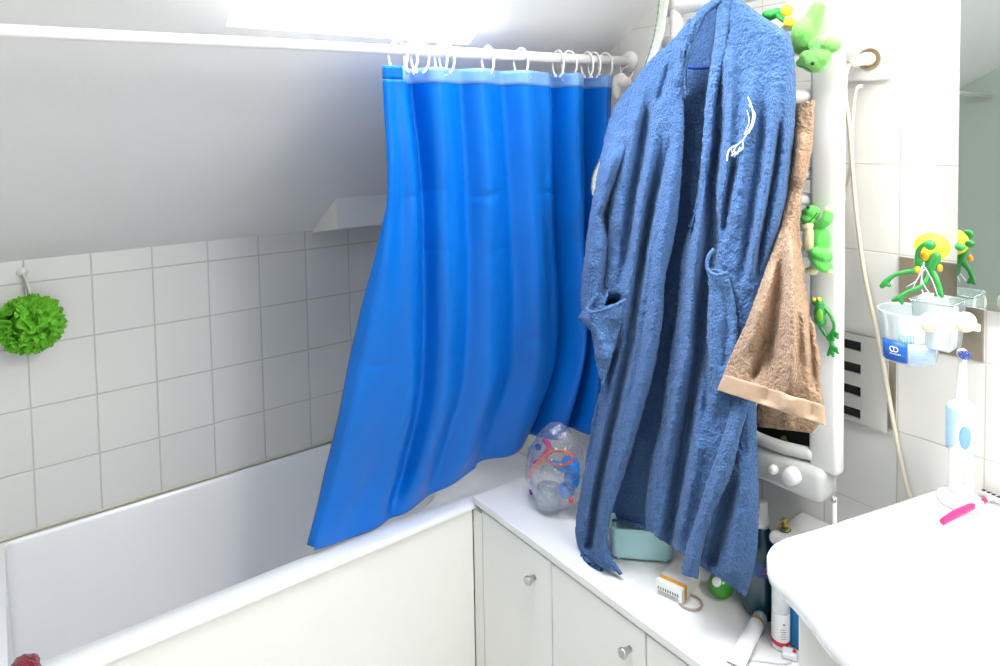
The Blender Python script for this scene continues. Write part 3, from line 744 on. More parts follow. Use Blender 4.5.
# pale aqua box under the hem of the robe
aq = thing('storage_box', 'pale aqua plastic box standing on the cabinet under the robe hem', 'box', (-0.12, -1.02, Z0))
bm = bmesh.new()
A0 = aZ(609, 562, CT); B0 = aZ(676, 567, CT); dd = (Vector((B0.x, B0.y, 0)) - Vector((A0.x, A0.y, 0))); W_ = dd.length; dd.normalize(); nn = Vector((dd.y, -dd.x, 0))
if nn.x < 0: nn = -nn
def boxloop(x0, x1, y0, y1, r, z):
    return [bm.verts.new(Vector((A0.x, A0.y, 0)) + dd * a + nn * b + Vector((0, 0, z))) for a, b in rrect(x0, x1, y0, y1, r, 6)]
DB = 0.06; HB = 0.071
lp = [boxloop(.012, W_ - .012, .010, DB - .01, .012, Z0 + 0.004), boxloop(.007, W_ - .007, .005, DB - .005, .014, Z0 + .007), boxloop(.004, W_ - .004, .003, DB - .003, .016, Z0 + .016), boxloop(0, W_, 0, DB, .018, Z0 + HB), boxloop(-.002, W_ + .002, -.002, DB + .002, .019, Z0 + HB + .002), boxloop(.002, W_ - .002, .002, DB - .002, .017, Z0 + HB + .003), boxloop(.006, W_ - .006, .006, DB - .006, .014, Z0 + .02)]
for a, b in zip(lp[:-1], lp[1:]): bridge(a, b)
bm.faces.new(lp[0]); bm.faces.new(lp[-1])
M_aqua = mat('pale_aqua_plastic', (188, 232, 236), 0.45)
obj('box_body', bm, M_aqua, aq)
for a, b in ((.02, .015), (W_ - .02, .015), (.02, DB - .015), (W_ - .02, DB - .015)):
    q = Vector((A0.x, A0.y, 0)) + dd * a + nn * b
    lo('foot', [(0, 0), (.004, 0), (.004, .005), (0, .005)], (q.x, q.y, Z0), M_aqua, aq, seg=12)

# small medicine carton
ca = thing('carton', 'small white carton with an orange stripe lying on the cabinet below the robe', 'carton', aZ(672, 604, Z0))
M_card = mat('white_card', (238, 236, 230), 0.6); M_or = mat('orange_print', (232, 160, 60), 0.6); M_ink = mat('grey_print', (120, 120, 128), 0.7)
c0 = aZ(656, 594, Z0); c1 = aZ(682, 606, Z0); c2 = aZ(704, 592, Z0)
e1 = Vector((c1.x - c0.x, c1.y - c0.y, 0)); w1 = e1.length; e1.normalize(); e2 = Vector((-e1.y, e1.x, 0))
if e2.dot(Vector((c2.x - c1.x, c2.y - c1.y, 0))) < 0: e2 = -e2
def obox(bm, o_, a0, a1, b0, b1, z0, z1, mi=0):
    v = [bm.verts.new(Vector((o_.x, o_.y, 0)) + e1 * a + e2 * b + Vector((0, 0, z))) for z in (z0, z1) for a, b in ((a0, b0), (a1, b0), (a1, b1), (a0, b1))]
    for f in ((3, 2, 1, 0), (4, 5, 6, 7), (0, 1, 5, 4), (1, 2, 6, 5), (2, 3, 7, 6), (3, 0, 4, 7)):
        fc = bm.faces.new([v[k] for k in f]); fc.material_index = mi
LC = 0.085; HC = 0.029
bm = bmesh.new(); obox(bm, c0, 0, w1, 0, LC, Z0, Z0 + HC); obj('carton_body', bm, M_card, ca, False)
bm = bmesh.new(); obox(bm, c0, -.0003, w1 + .0003, 0.012, 0.022, Z0 + .0002, Z0 + HC + .0004); obj('printed_stripe', bm, M_or, ca, False)
bm = bmesh.new()
for k in range(9): obox(bm, c0, .004 + k * (w1 - .009) / 9, .004 + (k + .55) * (w1 - .009) / 9, -.0004, 0, Z0 + .013, Z0 + .019)
for k in range(4): obox(bm, c0, .004, w1 - .006 - .003 * (k % 2), -.0004, 0, Z0 + .0035 + k * .0022, Z0 + .0043 + k * .0022)
obj('printed_text', bm, M_ink, ca, False)

# hair tie
hp = aZ(690, 602, Z0 + 0.0022)
ht = tubeo('hair_tie', [(hp.x + .021 * math.cos(a) * 1.0, hp.y + .023 * math.sin(a), Z0 + .0024) for a in [k * PI / 18 for k in range(36)]], 0.0022, mat('grey_brown_elastic', (168, 152, 142), 0.7, bump=.5, scale=300), None, 8, True)
tag(ht, 'grey-brown elastic hair tie lying flat in front of the small carton', 'hair tie')

# green soap dish / ball with white patch
gb = thing('bath_ball', 'glossy green ball with a white round patch peeping out under the robe hem', 'ball', aZ(718, 600, Z0))
g0 = aZ(715, 601, Z0); gc = Vector((g0.x + .018, g0.y, Z0 + .0235))
bm = bmesh.new(); ell(bm, gc, 0.0235, None, 28); obj('ball_body', bm, mat('glossy_green', (54, 142, 40), 0.25), gb)
wd = (Vector(CAM) + Vector((0, .62, .15)) - gc).normalized()
lo('white_patch', [(0.0, .0236), (0.004, .0236), (0.009, .0222), (0.0094, .0205), (0, .0205)], gc, M_plastic, gb, wd, 20)

# dark green bottle with a white cap
bt = thing('mouthwash_bottle', 'tall dark green bottle with a white cap standing behind the right edge of the robe', 'bottle', (-0.075, -1.235, Z0))
M_dg = mat('dark_green_plastic', (16, 62, 78), 0.2, coat=0.4)
bx, by = -0.078, -1.234
lo('bottle_body', [(0, 0), (.024, 0), (.027, .004), (.028, .02), (.028, .135), (.024, .152), (.014, .165), (.012, .172), (0, .172)], (bx, by, Z0), M_dg, bt, seg=28, sx=1.0, sy=1.15)
lo('cap', [(0, 0), (.0165, 0), (.0165, .010), (.0145, .012), (.0132, .045), (.011, .048), (0, .048)], (bx, by, Z0 + .170), M_plastic, bt, seg=28)
bm = bmesh.new(); lathe(bm, [(.0284, .085), (.0286, .086), (.0286, .112), (.0284, .113)], (bx, by, Z0), seg=28, sy=1.15, cap=False)
obj('label_band', bm, mat('deep_blue_label', (24, 70, 132), 0.4), bt)
def arc3(cx_, cy_, z_, r_, rr, sy_=1.15):   # letter C wrapped on the bottle side facing the room
    out = []
    for k in range(11):
        a = math.radians(50 + 260 * k / 10)
        ang = math.radians(222) + (math.cos(a) * r_) / rr * -1
        out.append((cx_ + math.cos(ang) * rr, cy_ + math.sin(ang) * rr * sy_, z_ + math.sin(a) * r_))
    return out
tubeo('printed_letter', arc3(bx, by, Z0 + .1, .0055, .0292), 0.0011, mat('pink_print', (226, 70, 120), 0.5), bt, 6)

# blue and white detergent box
db = thing('detergent_box', 'tall blue box with a white lid beside the wash basin, carrying a gilded frog', 'box', (-0.06, -1.31, Z0))
M_blue = mat('blue_card', (20, 116, 172), 0.4)
boxo('box_body', (-0.114, -1.366, Z0), (-0.006, -1.278, Z0 + .170), M_blue, db, 0.006, 3)
boxo('lid', (-0.118, -1.372, Z0 + .168), (-0.003, -1.272, Z0 + .190), M_plastic, db, 0.010, 4, smooth=True)
# gilded frog on a stone
fg = thing('frog_figurine', 'tiny gilded frog figurine on a dark stone standing on the white box lid', 'figurine', aZ(784, 531, Z0 + .190))
fp = aZ(785, 531, Z0 + .1905)
M_gold = mat('gilded_metal', (190, 172, 96), 0.3, metal=0.8, bump=.4, scale=200, var=.3)
blob('frog_body', [('e', fp + Vector((0, 0, .013)), (.0055, .006, .007)), ('e', fp + Vector((-.002, 0, .0215)), (.0048, .005, .0038)), ('e', fp + Vector((-.003, .003, .0255)), .0018), ('e', fp + Vector((-.003, -.003, .0255)), .0018),
    ('t', [fp + Vector((0, .005, .010)), fp + Vector((-.003, .009, .008)), fp + Vector((-.006, .006, .005))], [.0024, .0022, .0018]), ('t', [fp + Vector((0, -.005, .010)), fp + Vector((-.003, -.009, .008)), fp + Vector((-.006, -.006, .005))], [.0024, .0022, .0018]),
    ('t', [fp + Vector((-.002, .005, .018)), fp + Vector((-.006, .007, .020)), fp + Vector((-.008, .004, .024))], [.0016, .0013, .0012])], M_gold, fg, 0.0008)
bm = bmesh.new(); ell(bm, fp + Vector((0, 0, .0035)), (.0105, .010, .0036), None, 20)
for v in bm.verts: v.co += v.co.normalized() * 0.0008 * noise.noise(v.co * 300); v.co.z = max(v.co.z, fp.z)
obj('stone_base', bm, mat('dark_pebble', (84, 82, 70), 0.5, bump=.4, scale=200), fg)

# spray can
sc = thing('spray_can', 'slim white aerosol can with a red band standing in front of the blue box', 'spray can', aZ(782, 648, Z0))
s0 = aZ(782, 645, Z0); s0.x -= .004
lo('can_body', [(0, 0), (.014, 0), (.0155, .003), (.0155, .062), (.0145, .066), (.013, .067), (0, .067)], s0, M_plastic, sc, seg=28)
lo('cap', [(0, 0), (.0152, 0), (.0152, .036), (.013, .042), (0, .0425)], s0 + Vector((0, 0, .0672)), mat('white_cap', (244, 244, 244), 0.3), sc, seg=28)
lo('red_band', [(.0157, .009), (.0159, .0095), (.0159, .0165), (.0157, .017)], s0, mat('red_print', (196, 34, 52), 0.4), sc, seg=28)
bm = bmesh.new()
def canmark(zz, l0, l1, hh=.0006):
    pr_ = []
    for k in range(8):
        a = math.radians(200 + l0 + (l1 - l0) * k / 7)
        pr_.append((s0.x + .0159 * math.cos(a), s0.y + .0159 * math.sin(a), s0.z + zz))
    tube(bm, pr_, hh, 5)
for k, (a_, b_) in enumerate(((10, 42), (6, 44), (12, 40), (8, 44), (10, 36))): canmark(.024 + k * .0042, a_, b_, .0004)
canmark(.050, 24, 36, .0012)
obj('printed_text', bm, M_ink, sc)

# squeezed tube of cream with gold band
tu = thing('cream_tube', 'white squeezable cream tube with a gold band lying at the front of the cabinet', 'tube', aZ(745, 650, Z0))
t0 = aZ(758, 622, Z0 + .012); t1 = aZ(735, 664, Z0 + .006)
ax = (t1 - t0); Lx = ax.length; ax.normalize(); sd = ax.cross(Vector((0, 0, 1))).normalized(); upv = sd.cross(ax)
bm = bmesh.new(); prev = None
for k in range(15):
    t_ = k / 14; hw = .0125 + .004 * t_; hh = .0118 * (1 - t_) ** .8 + .0012
    ringp = [bm.verts.new(t0 + ax * Lx * t_ + sd * hw * math.cos(q * PI / 10) + Vector((0, 0, 1)) * (hh * math.sin(q * PI / 10))) for q in range(20)]
    if prev: bridge(prev, ringp)
    else: bm.faces.new(ringp)
    prev = ringp
bm.faces.new(prev)
for v in bm.verts: v.co.z = max(v.co.z, Z0)
obj('tube_body', bm, mat('white_tube', (240, 240, 240), .35), tu)
lo('cap', [(0, 0), (.0118, 0), (.0125, .002), (.0125, .013), (.011, .015), (0, .015)], t0 - ax * .0155, mat('pale_blue_cap', (214, 226, 240), .35), tu, ax, 24)
lo('gold_band', [(.0126, 0), (.0131, .0005), (.0131, .0055), (.0126, .006)], t0 + ax * .001, mat('gold_print', (214, 160, 62), .4), tu, ax, 24)

# little box and dangling thread beyond the can
lb = thing('dental_floss_box', 'tiny white case with a red corner at the foot of the wash basin cupboard', 'case', aZ(790, 655, Z0))
q0 = aZ(790, 657, Z0)
boxo('case_body', (q0.x - .010, q0.y - .012, Z0), (q0.x + .008, q0.y + .012, Z0 + .012), M_plastic, lb, .003, 3, rot=.5)
boxo('red_tab', (q0.x - .004, q0.y - .010, Z0 + .0121), (q0.x + .004, q0.y - .004, Z0 + .0135), mat('red_tab_plastic', (200, 40, 60), .4), lb, .0005, 1, rot=.5, piv=(q0.x, q0.y, 0))
th = tubeo('white_thread', smoothpts([aZ(727, 662, Z0 + .001), aZ(745, 660, Z0 + .001), aZ(765, 662, Z0 + .001), aZ(782, 664, Z0 + .001), aZ(792, 662, Z0 + .001)], 5), .0012, mat('grey_white_thread', (205, 205, 205), .7), None, 6)
tag(th, 'loose white thread lying across the cabinet at the bottom edge below the cream tube', 'thread')

# ---------------------------------------------------------------- wash basin
SZ = 0.92
basin = thing('wash_basin', 'large white ceramic wash basin fixed to the wall under the mirror', 'wash basin', (0, -1.75, SZ))
outl = [(-0.0005, -1.512), (-0.05, -1.502), (-0.16, -1.475), (-0.27, -1.448), (-0.335, -1.430), (-0.378, -1.432), (-0.396, -1.455), (-0.408, -1.483), (-0.425, -1.515), (-0.450, -1.555), (-0.470, -1.60), (-0.482, -1.66), (-0.486, -1.74),
        (-0.482, -1.82), (-0.470, -1.88), (-0.450, -1.925), (-0.425, -1.965), (-0.408, -1.997), (-0.396, -2.025), (-0.378, -2.048), (-0.345, -2.056), (-0.27, -2.048), (-0.16, -2.03), (-0.06, -2.018), (-0.0005, -2.005)]
op = [Vector((p.x, p.y, 0)) for p in smoothpts([(x, y, 0) for x, y in outl], 4)]
bm = bmesh.new(); cc = Vector((-0.24, -1.74, 0))
def oring(scale, z, inset=0.0, e=None):
    out = []
    for p in op:
        d = p - cc; L = d.length; q = cc + d * ((L - inset) / L)
        q.x = min(q.x, -0.0005)
        if e is not None:      # blend the outline into the bowl ellipse
            ang = math.atan2(d.y, d.x); bc_ = Vector((-0.255, -1.74, 0)); ex, ey = e[0], e[1]
            el = bc_ + Vector((math.cos(ang) * ex, math.sin(ang) * ey, 0)); q = q * (1 - e[2]) + el * e[2]
        out.append(bm.verts.new((q.x, q.y, z)))
    return out
rg = [oring(1, SZ - .13, .10), oring(1, SZ - .05, .055), oring(1, SZ - .046, .012), oring(1, SZ - .042, .003), oring(1, SZ - .030, 0), oring(1, SZ - .010, 0), oring(1, SZ - .003, .003), oring(1, SZ, .010), oring(1, SZ - .001, .03),
      oring(1, SZ - .003, 0, (.175, .225, .9)), oring(1, SZ - .007, 0, (.168, .218, 1)), oring(1, SZ - .03, 0, (.155, .20, 1)), oring(1, SZ - .08, 0, (.125, .165, 1)), oring(1, SZ - .115, 0, (.07, .09, 1)), oring(1, SZ - .12, 0, (.02, .02, 1))]
for a, b in zip(rg[:-1], rg[1:]): bridge(a, b)
bm.faces.new(rg[-1]); bm.faces.new(rg[0])
for f in bm.faces: f.smooth = True
obj('bowl', bm, M_ceramic, basin)
lo('drain', [(0, 0), (.02, 0), (.021, .002), (.018, .003), (0, .002)], (-0.255, -1.74, SZ - .1195), M_chrome, basin)
tp = thing('basin_tap', 'chrome mixer tap at the back of the wash basin', 'tap', (-0.06, -1.74, SZ))
lo('tap_body', [(0, 0), (.026, 0), (.024, .01), (.02, .05), (.02, .08), (0, .085)], (-0.06, -1.74, SZ - .0015), M_chrome, tp)
tubeo('spout', smoothpts([(-0.06, -1.74, SZ + .05), (-0.12, -1.74, SZ + .08), (-0.17, -1.74, SZ + .06)], 6), .011, M_chrome, tp, 14)
tubeo('lever', [(-0.06, -1.74, SZ + .085), (-0.09, -1.74, SZ + .115), (-0.13, -1.74, SZ + .125)], [.008, .006, .005], M_chrome, tp, 12)
van = thing('basin_cupboard', 'white cupboard supporting the wash basin, beyond the spray can', 'cupboard', (-0.2, -1.75, 0))
bm = bmesh.new()
VZ = SZ - .0475
box(bm, (-0.335, -1.472, CT + .001), (-0.002, -1.460, VZ)); box(bm, (-0.335, -2.02, CT + .001), (-0.002, -2.008, VZ)); box(bm, (-0.335, -2.008, CT + .001), (-0.002, -1.472, CT + .015)); box(bm, (-0.014, -2.008, CT + .015), (-0.002, -1.472, VZ))
obj('cupboard_body', bm, M_white, van, False)
boxo('cupboard_door', (-0.349, -2.018, CT + .006), (-0.3355, -1.461, VZ - .004), M_white, van, .002)

# electric toothbrush on its base
tbk = thing('electric_toothbrush', 'white and pale blue electric toothbrush upright on its round charger on the basin', 'toothbrush', (-0.05, -1.548, SZ))
tb0 = aX(960, 496, -0.052); tbx, tby = tb0.x, tb0.y
M_pb = mat('pale_blue_grip', (168, 200, 228), .4)
lo('charger', [(0, 0), (.024, 0), (.026, .004), (.025, .012), (.018, .017), (.012, .020), (0, .020)], (tbx, tby, SZ + .0003), M_plastic, tbk, seg=32, sx=1.0, sy=1.2)
lo('handle', [(0, 0), (.0155, 0), (.0165, .004), (.0160, .05), (.0175, .09), (.0182, .115), (.0165, .133), (.009, .139), (0, .140)], (tbx, tby, SZ + .0205), M_plastic, tbk, seg=28)
vd = Vector((CAM[0] - tbx, CAM[1] - tby, 0)).normalized()
sdv = Vector((0, 0, 1)).cross(vd)       # towards the right of the photo
bm = bmesh.new(); prof = []
for j in range(14):
    t_ = j / 13; z_ = .060 + .072 * t_; rr_ = .0186
    a0_ = -1.9; a1_ = 0.15 - 0.55 * math.sin(PI * t_) if t_ > .25 else -1.9 + (2.05 - .55 * math.sin(PI * t_)) * (t_ / .25)
    rowv = []
    for i in range(13):
        a = a0_ + (a1_ - a0_) * i / 12
        dv = vd * math.cos(a) + sdv * math.sin(a); rowv.append(bm.verts.new(Vector((tbx, tby, SZ + .0205 + z_)) + dv * (rr_ if .03 < t_ < .97 else .0170)))
    prof.append(rowv)
for j in range(13):
    for i in range(12): bm.faces.new((prof[j][i], prof[j][i + 1], prof[j + 1][i + 1], prof[j + 1][i]))
solid(obj('grip_panel', bm, M_pb, tbk), .001, 1)
bd = (vd + sdv * .35).normalized()
bm = bmesh.new(); ell(bm, Vector((tbx, tby, SZ + .0205 + .090)) + bd * .0160, (.0080, .0200, .004), dirrot(bd) @ Matrix(((1, 0, 0), (0, 1, 0), (0, 0, 1))), 20)
obj('power_button', bm, mat('mid_blue_button', (116, 158, 206), .35), tbk)
bm = bmesh.new(); tube(bm, [(tbx, tby, SZ + .152), (tbx, tby, SZ + .165), (tbx - .001, tby - .001, SZ + .215), (tbx - .001, tby - .002, SZ + .228)], [.0080, .0074, .0056, .0052], 14)
obj('brush_neck', bm, M_plastic, tbk)
hc = Vector((tbx, tby, SZ + .232)) + vd * .001
lo('brush_head', [(0, 0), (.0072, 0), (.0075, .003), (.0072, .007), (0, .007)], hc - (vd + sdv * .4).normalized() * .002, M_plastic, tbk, (vd + sdv * .4), 20)
bm = bmesh.new(); hd = (vd + sdv * .4).normalized(); ha, hb_, _ = frame(hd)
for k in range(19):
    r_ = 0 if k == 0 else (.0028 if k < 7 else .0055); a = k * 2 * PI / (6 if k < 7 else 12)
    q = hc + hd * .004 + ha * r_ * 1.25 * math.cos(a) + hb_ * r_ * math.sin(a); tube(bm, [q, q + hd * .0085], .0010, 6)
obj('bristles', bm, mat('blue_white_bristle', (70, 96, 190), .6), tbk)
bm = bmesh.new()
for k in range(2):
    q = Vector((tbx, tby, SZ + .040 + k * .007)) + (vd + sdv * .25).normalized() * .0166
    tube(bm, [q - sdv * .0018, q + sdv * .0018], .0007, 6)
obj('printed_mark', bm, M_ink, tbk)

# pink razor
rzr = thing('razor', 'magenta disposable razor lying on the basin in front of the toothbrush', 'razor', aZ(965, 510, SZ))
r0 = aZ(942, 522, SZ + .006); r1 = aZ(986, 500, SZ + .010)
M_mg = mat('magenta_handle', (206, 32, 106), .3)
bm = bmesh.new(); pts = smoothpts([r0, r0.lerp(r1, .3) + Vector((0, 0, .002)), r0.lerp(r1, .7) + Vector((0, 0, .001)), r1], 6)
tube(bm, pts, [.0034 + .0022 * math.sin(PI * min(1, i / (len(pts) - 1) * .9 + .1)) for i in range(len(pts))], 12)
obj('handle', bm, M_mg, rzr)
r2 = aZ(997, 497, SZ + .008); dr = (r2 - r1).normalized()
tubeo('neck', [r1, r1.lerp(r2, .5)], [.003, .002], M_plastic, rzr, 10)
bm = bmesh.new(); rp = r1.lerp(r2, .75); rs = dr.cross(Vector((0, 0, 1))).normalized()
hv = box(bm, (-.019, -.005, -.003), (.019, .005, .004), .0015, 2)
MM = Matrix((rs, dr, Vector((0, 0, 1)))).transposed()
for v in bm.verts: v.co = MM @ v.co + rp
obj('razor_head', bm, M_plastic, rzr)
bm = bmesh.new()
for k in range(5):
    n0 = len(bm.verts); vs = box(bm, (-.017 + k * .007, -.0035, .0042), (-.017 + k * .007 + .0045, .0035, .0050))
    for v in vs: v.co = MM @ v.co + rp
obj('blade', bm, mat('dark_steel', (60, 60, 64), .3, metal=.6), rzr)

# ---------------------------------------------------------------- mirror, decorative tiles, vent, socket
mir = thing('wall_mirror', 'large frameless mirror on the wall above the wash basin', 'mirror', (-0.02, -1.8, 1.215))
boxo('mirror_glass', (-0.020, -2.25, 1.215), (-0.016, -1.531, 2.0), mat('silvered_glass', (225, 232, 228), 0.01, metal=1.0), mir, .0012, 1)
boxo('backing_board', (-0.016, -2.24, 1.225), (-0.001, -1.541, 1.99), M_white, mir, .001, 1)
bm = bmesh.new(); box(bm, (-0.004, -1.563, 1.130), (-0.0003, -1.442, 1.277), .001, 1); o = struct('trim_4', bm, M_decor)
bm = bmesh.new(); box(bm, (-0.004, -1.438, 0.981), (-0.0003, -1.318, 1.128), .001, 1); o = struct('trim_5', bm, M_decor)
vent = thing('ventilation_grille', 'pale metal ventilation plate with four dark slots on the wall right of the radiator', 'grille', (-0.005, -1.37, 0.975))
bm = bmesh.new()
vy0, vy1, vz0, vz1 = -1.428, -1.31, 0.975, 1.130
ys = [vy0, -1.384, -1.330, vy1]
sl = []
for k in range(4):
    zc = aX(855, 345.5 + k * 22.4, -0.008).z; sl.append((zc - .0085, zc + .0085))
sl = sorted(sl); zz = [vz0] + [z for s in sl for z in s] + [vz1]
for a in range(len(zz) - 1):
    if a % 2 == 1:
        box(bm, (-.010, vy0, zz[a]), (-.0045, -1.384, zz[a + 1])); box(bm, (-.010, -1.330, zz[a]), (-.0045, vy1, zz[a + 1]))
    else: box(bm, (-.010, vy0, zz[a]), (-.0045, vy1, zz[a + 1]))
obj('plate', bm, mat('pale_metal_plate', (206, 206, 200), .35, metal=.2), vent, False)
boxo('dark_duct', (-.0049, -1.40, vz0 + .005), (-.0042, -1.32, vz1 - .005), M_dark, vent, 0)

sk = thing('wall_socket', 'white square wall socket beside the top of the radiator', 'socket', (-0.001, -1.41, 1.605))
sy, sz_ = -1.388, 1.611
bm = bmesh.new(); box(bm, (-.012, sy - .040, sz_ - .040), (-.0005, sy + .034, sz_ + .042), .004, 3); obj('face_plate', bm, M_plastic, sk)
bm = bmesh.new(); lathe(bm, [(.0190, .0), (.0190, .0010), (.0175, .0010), (.0170, -.0003), (0, -.0003)], (-.0122, sy - .008, sz_ - .004), (-1, 0, 0), 32); obj('socket_well', bm, mat('beige_well', (176, 160, 132), .5), sk)
plug = thing('power_plug', 'cream plug pushed into the wall socket with its cable hanging down', 'plug', (-0.03, sy, sz_))
pa = Vector((-.0135, sy - .008, sz_ - .004)); pb = aX(850, 64, -0.055)
bm = bmesh.new(); tube(bm, [pa, pa + Vector((-.012, 0, 0)), pa.lerp(pb, .5) + Vector((-.008, 0, 0)), pb], [.0115, .011, .0085, .006], 16); obj('plug_body', bm, M_cord, plug)
cab_pts = [pb, aX(846, 72, -.056), aX(845, 95, -.05), aX(849, 125, -.035), aX(852, 165, -.02), aX(856, 210, -.012), aX(863, 265, -.008), aX(872, 310, -.012), aX(881, 350, -.014), aX(887, 385, -.014), aX(894, 425, -.008), aX(903, 470, -.006), aX(912, 505, -.006)]
tubeo('cable', smoothpts(cab_pts, 8), .0036, M_cord, plug, 10)
c2 = tubeo('spare_cable', smoothpts([aX(862, 86, -.012), aX(857, 88, -.02), aX(854, 100, -.02), aX(852, 130, -.022), aX(851, 165, -.014), aX(847, 185, -.010), aX(843, 205, -.010), aX(840, 240, -.010), aX(836, 280, -.010)], 8), .0030, M_cord, None, 10)
tag(c2, 'second ivory cable looping from the socket down behind the radiator post', 'cable')

# ---------------------------------------------------------------- cups on the wall
M_clr = clearmat('frosted_cup', (240, 246, 248), .10, .15, .55)
M_clr2 = clearmat('clear_cup', (236, 244, 244), .12, .08, .40)
def cup(lab, c, r, h, mt, square=False):
    t = thing('toothbrush_cup', lab, 'cup', c); c = Vector(c)
    bm = bmesh.new()
    k = 0.86
    P_ = [(0, 0), (r * k * .9, 0), (r * k, .004), (r, h - .004), (r * 1.03, h - .002), (r * 1.03, h), (r * .97, h), (r * .95, h - .003), (r * k * .94, .006), (0, .004)]
    if square: lathe(bm, P_, c, (0, 0, 1), 4, sx=1, sy=1); bmesh.ops.rotate(bm, verts=bm.verts, cent=c, matrix=Matrix.Rotation(PI / 4, 3, 'Z')); bmesh.ops.bevel(bm, geom=[e for e in bm.edges if abs((e.verts[0].co - e.verts[1].co).normalized().z) > .9], offset=.005, segments=3, affect='EDGES')
    else: lathe(bm, P_, c, (0, 0, 1), 36)
    obj('cup_body', bm, mt, t); return t
c1 = aX(909, 358, -.058); c1.z -= .002
cupa = cup('round frosted cup with a blue and white label, left of the two wall cups', c1, .044, .080, M_clr)
cvd = Vector((CAM[0] - c1.x, CAM[1] - c1.y, 0)).normalized(); ca0 = math.atan2(cvd.y, cvd.x)
def wrap(bm, a0_, a1_, z0_, z1_, r0_, r1_, n=14):
    A = []
    for i in range(n + 1):
        a = ca0 + a0_ + (a1_ - a0_) * i / n
        A.append([bm.verts.new((c1.x + math.cos(a) * (r0_ + (r1_ - r0_) * t_), c1.y + math.sin(a) * (r0_ + (r1_ - r0_) * t_), c1.z + z0_ + (z1_ - z0_) * t_)) for t_ in (0, 1)])
    for i in range(n): bm.faces.new((A[i][0], A[i + 1][0], A[i + 1][1], A[i][1]))
# in the photo the label's left part is blue, its right part pale
bm = bmesh.new(); wrap(bm, -1.05, -0.05, .004, .036, .0392, .0414); solid(obj('blue_label', bm, mat('label_blue', (22, 98, 190), .4), cupa), .0005, 1)
bm = bmesh.new(); wrap(bm, -0.05, 1.05, .004, .036, .0392, .0414); solid(obj('pale_label', bm, mat('label_pale', (178, 200, 222), .4), cupa), .0005, 1)
bm = bmesh.new()   # white mark on the blue part: two facing crescents with a bar of lettering under them
def lpt(a, z, r=.0424): return Vector((c1.x + math.cos(ca0 + a) * r, c1.y + math.sin(ca0 + a) * r, c1.z + z))
def larc(ac, zc, r_, s0_, s1_, th_):
    tube(bm, [lpt(ac + math.cos(s0_ + (s1_ - s0_) * k / 8) * r_ / .041, zc + math.sin(s0_ + (s1_ - s0_) * k / 8) * r_) for k in range(9)], th_, 6)
larc(-.56, .0235, .0038, .9, 5.4, .0009)
larc(-.44, .0235, .0036, -2.2, 2.2, .0008)
tube(bm, [lpt(-.50, .0205), lpt(-.50, .0265)], .0008, 6)
for k, a in enumerate((-.64, -.59, -.54, -.49, -.44, -.39, -.34, -.29)):
    tube(bm, [lpt(a, .0155), lpt(a + .012, .0175)], .0005, 5)
obj('printed_logo', bm, M_thread, cupa)
bm = bmesh.new()
for k in range(5):
    tube(bm, [lpt(.05 + .09 * q, .010 + k * .0042) for q in range(8)], .0003, 5)
obj('printed_text', bm, mat('pale_blue_print', (120, 150, 190), .6), cupa)
bm = bmesh.new()
for k in range(6):
    tube(bm, [lpt(-.35 + .10 * k, .036, .0405), lpt(-.38 + .10 * k, .048, .0412)], .0009, 6)
obj('aqua_strokes', bm, mat('aqua_print', (110, 205, 215), .5), cupa)
cc2 = aX(938, 346, -.058)
cupb = cup('square clear cup, right of the two wall cups under the mirror', cc2, .041, .074, M_clr2, True)
M_disc = mat('cream_suction_knob', (216, 202, 180), .5)
for (x_, y_, X_, lb_, par) in ((930, 322, -.115, 0, None), (965, 322, -.10, 1, None)):
    q = aX(x_, y_, X_)
    nn_ = (Vector(CAM) - q); nn_.z = 0; nn_.normalize(); nn_ = (nn_ + Vector((0, -.5, 0))).normalized()
    dk = lo('suction_knob', [(0, -.004), (.009, -.004), (.0140, -.002), (.0150, .001), (.0140, .004), (.009, .0065), (0, .007)], q, M_disc, None, nn_, 30)
    tag(dk, ('round cream suction knob in front of the two wall cups, between their rims', 'round cream suction knob right of the square wall cup')[lb_], 'knob', 'cream suction knobs')
hold = thing('cup_holder', 'narrow white wall bar behind the two toothbrush cups', 'cup holder', (-0.004, -1.5, 1.19))
zz_ = c1.z + .058
boxo('holder_bar', (-.0125, -1.560, zz_ - .006), (-.0045, -1.44, zz_ + .006), M_plastic, hold, .002)

# ---------------------------------------------------------------- frogs
M_fl = mat('light_green_plush', (118, 190, 92), .95, bump=.6, scale=300, sheen=.4, var=.12)
M_fg = mat('vivid_green_plush', (92, 198, 84), .95, bump=.6, scale=300, sheen=.3, var=.12)
M_fc = mat('cream_plush', (232, 222, 176), .95, bump=.6, scale=300, sheen=.3, var=.06)
M_rub = mat('green_rubber', (38, 140, 58), .35, coat=.2, var=.15, scale=60)
M_rub2 = mat('lime_rubber', (110, 170, 50), .4)
M_eye = mat('black_bead', (16, 16, 16), .15)
M_yel = mat('yellow_foam', (246, 226, 50), .6, bump=.2, scale=120)
M_orn = mat('orange_rubber', (236, 170, 30), .4)
def P(x, y, X): return aX(x, y, X)
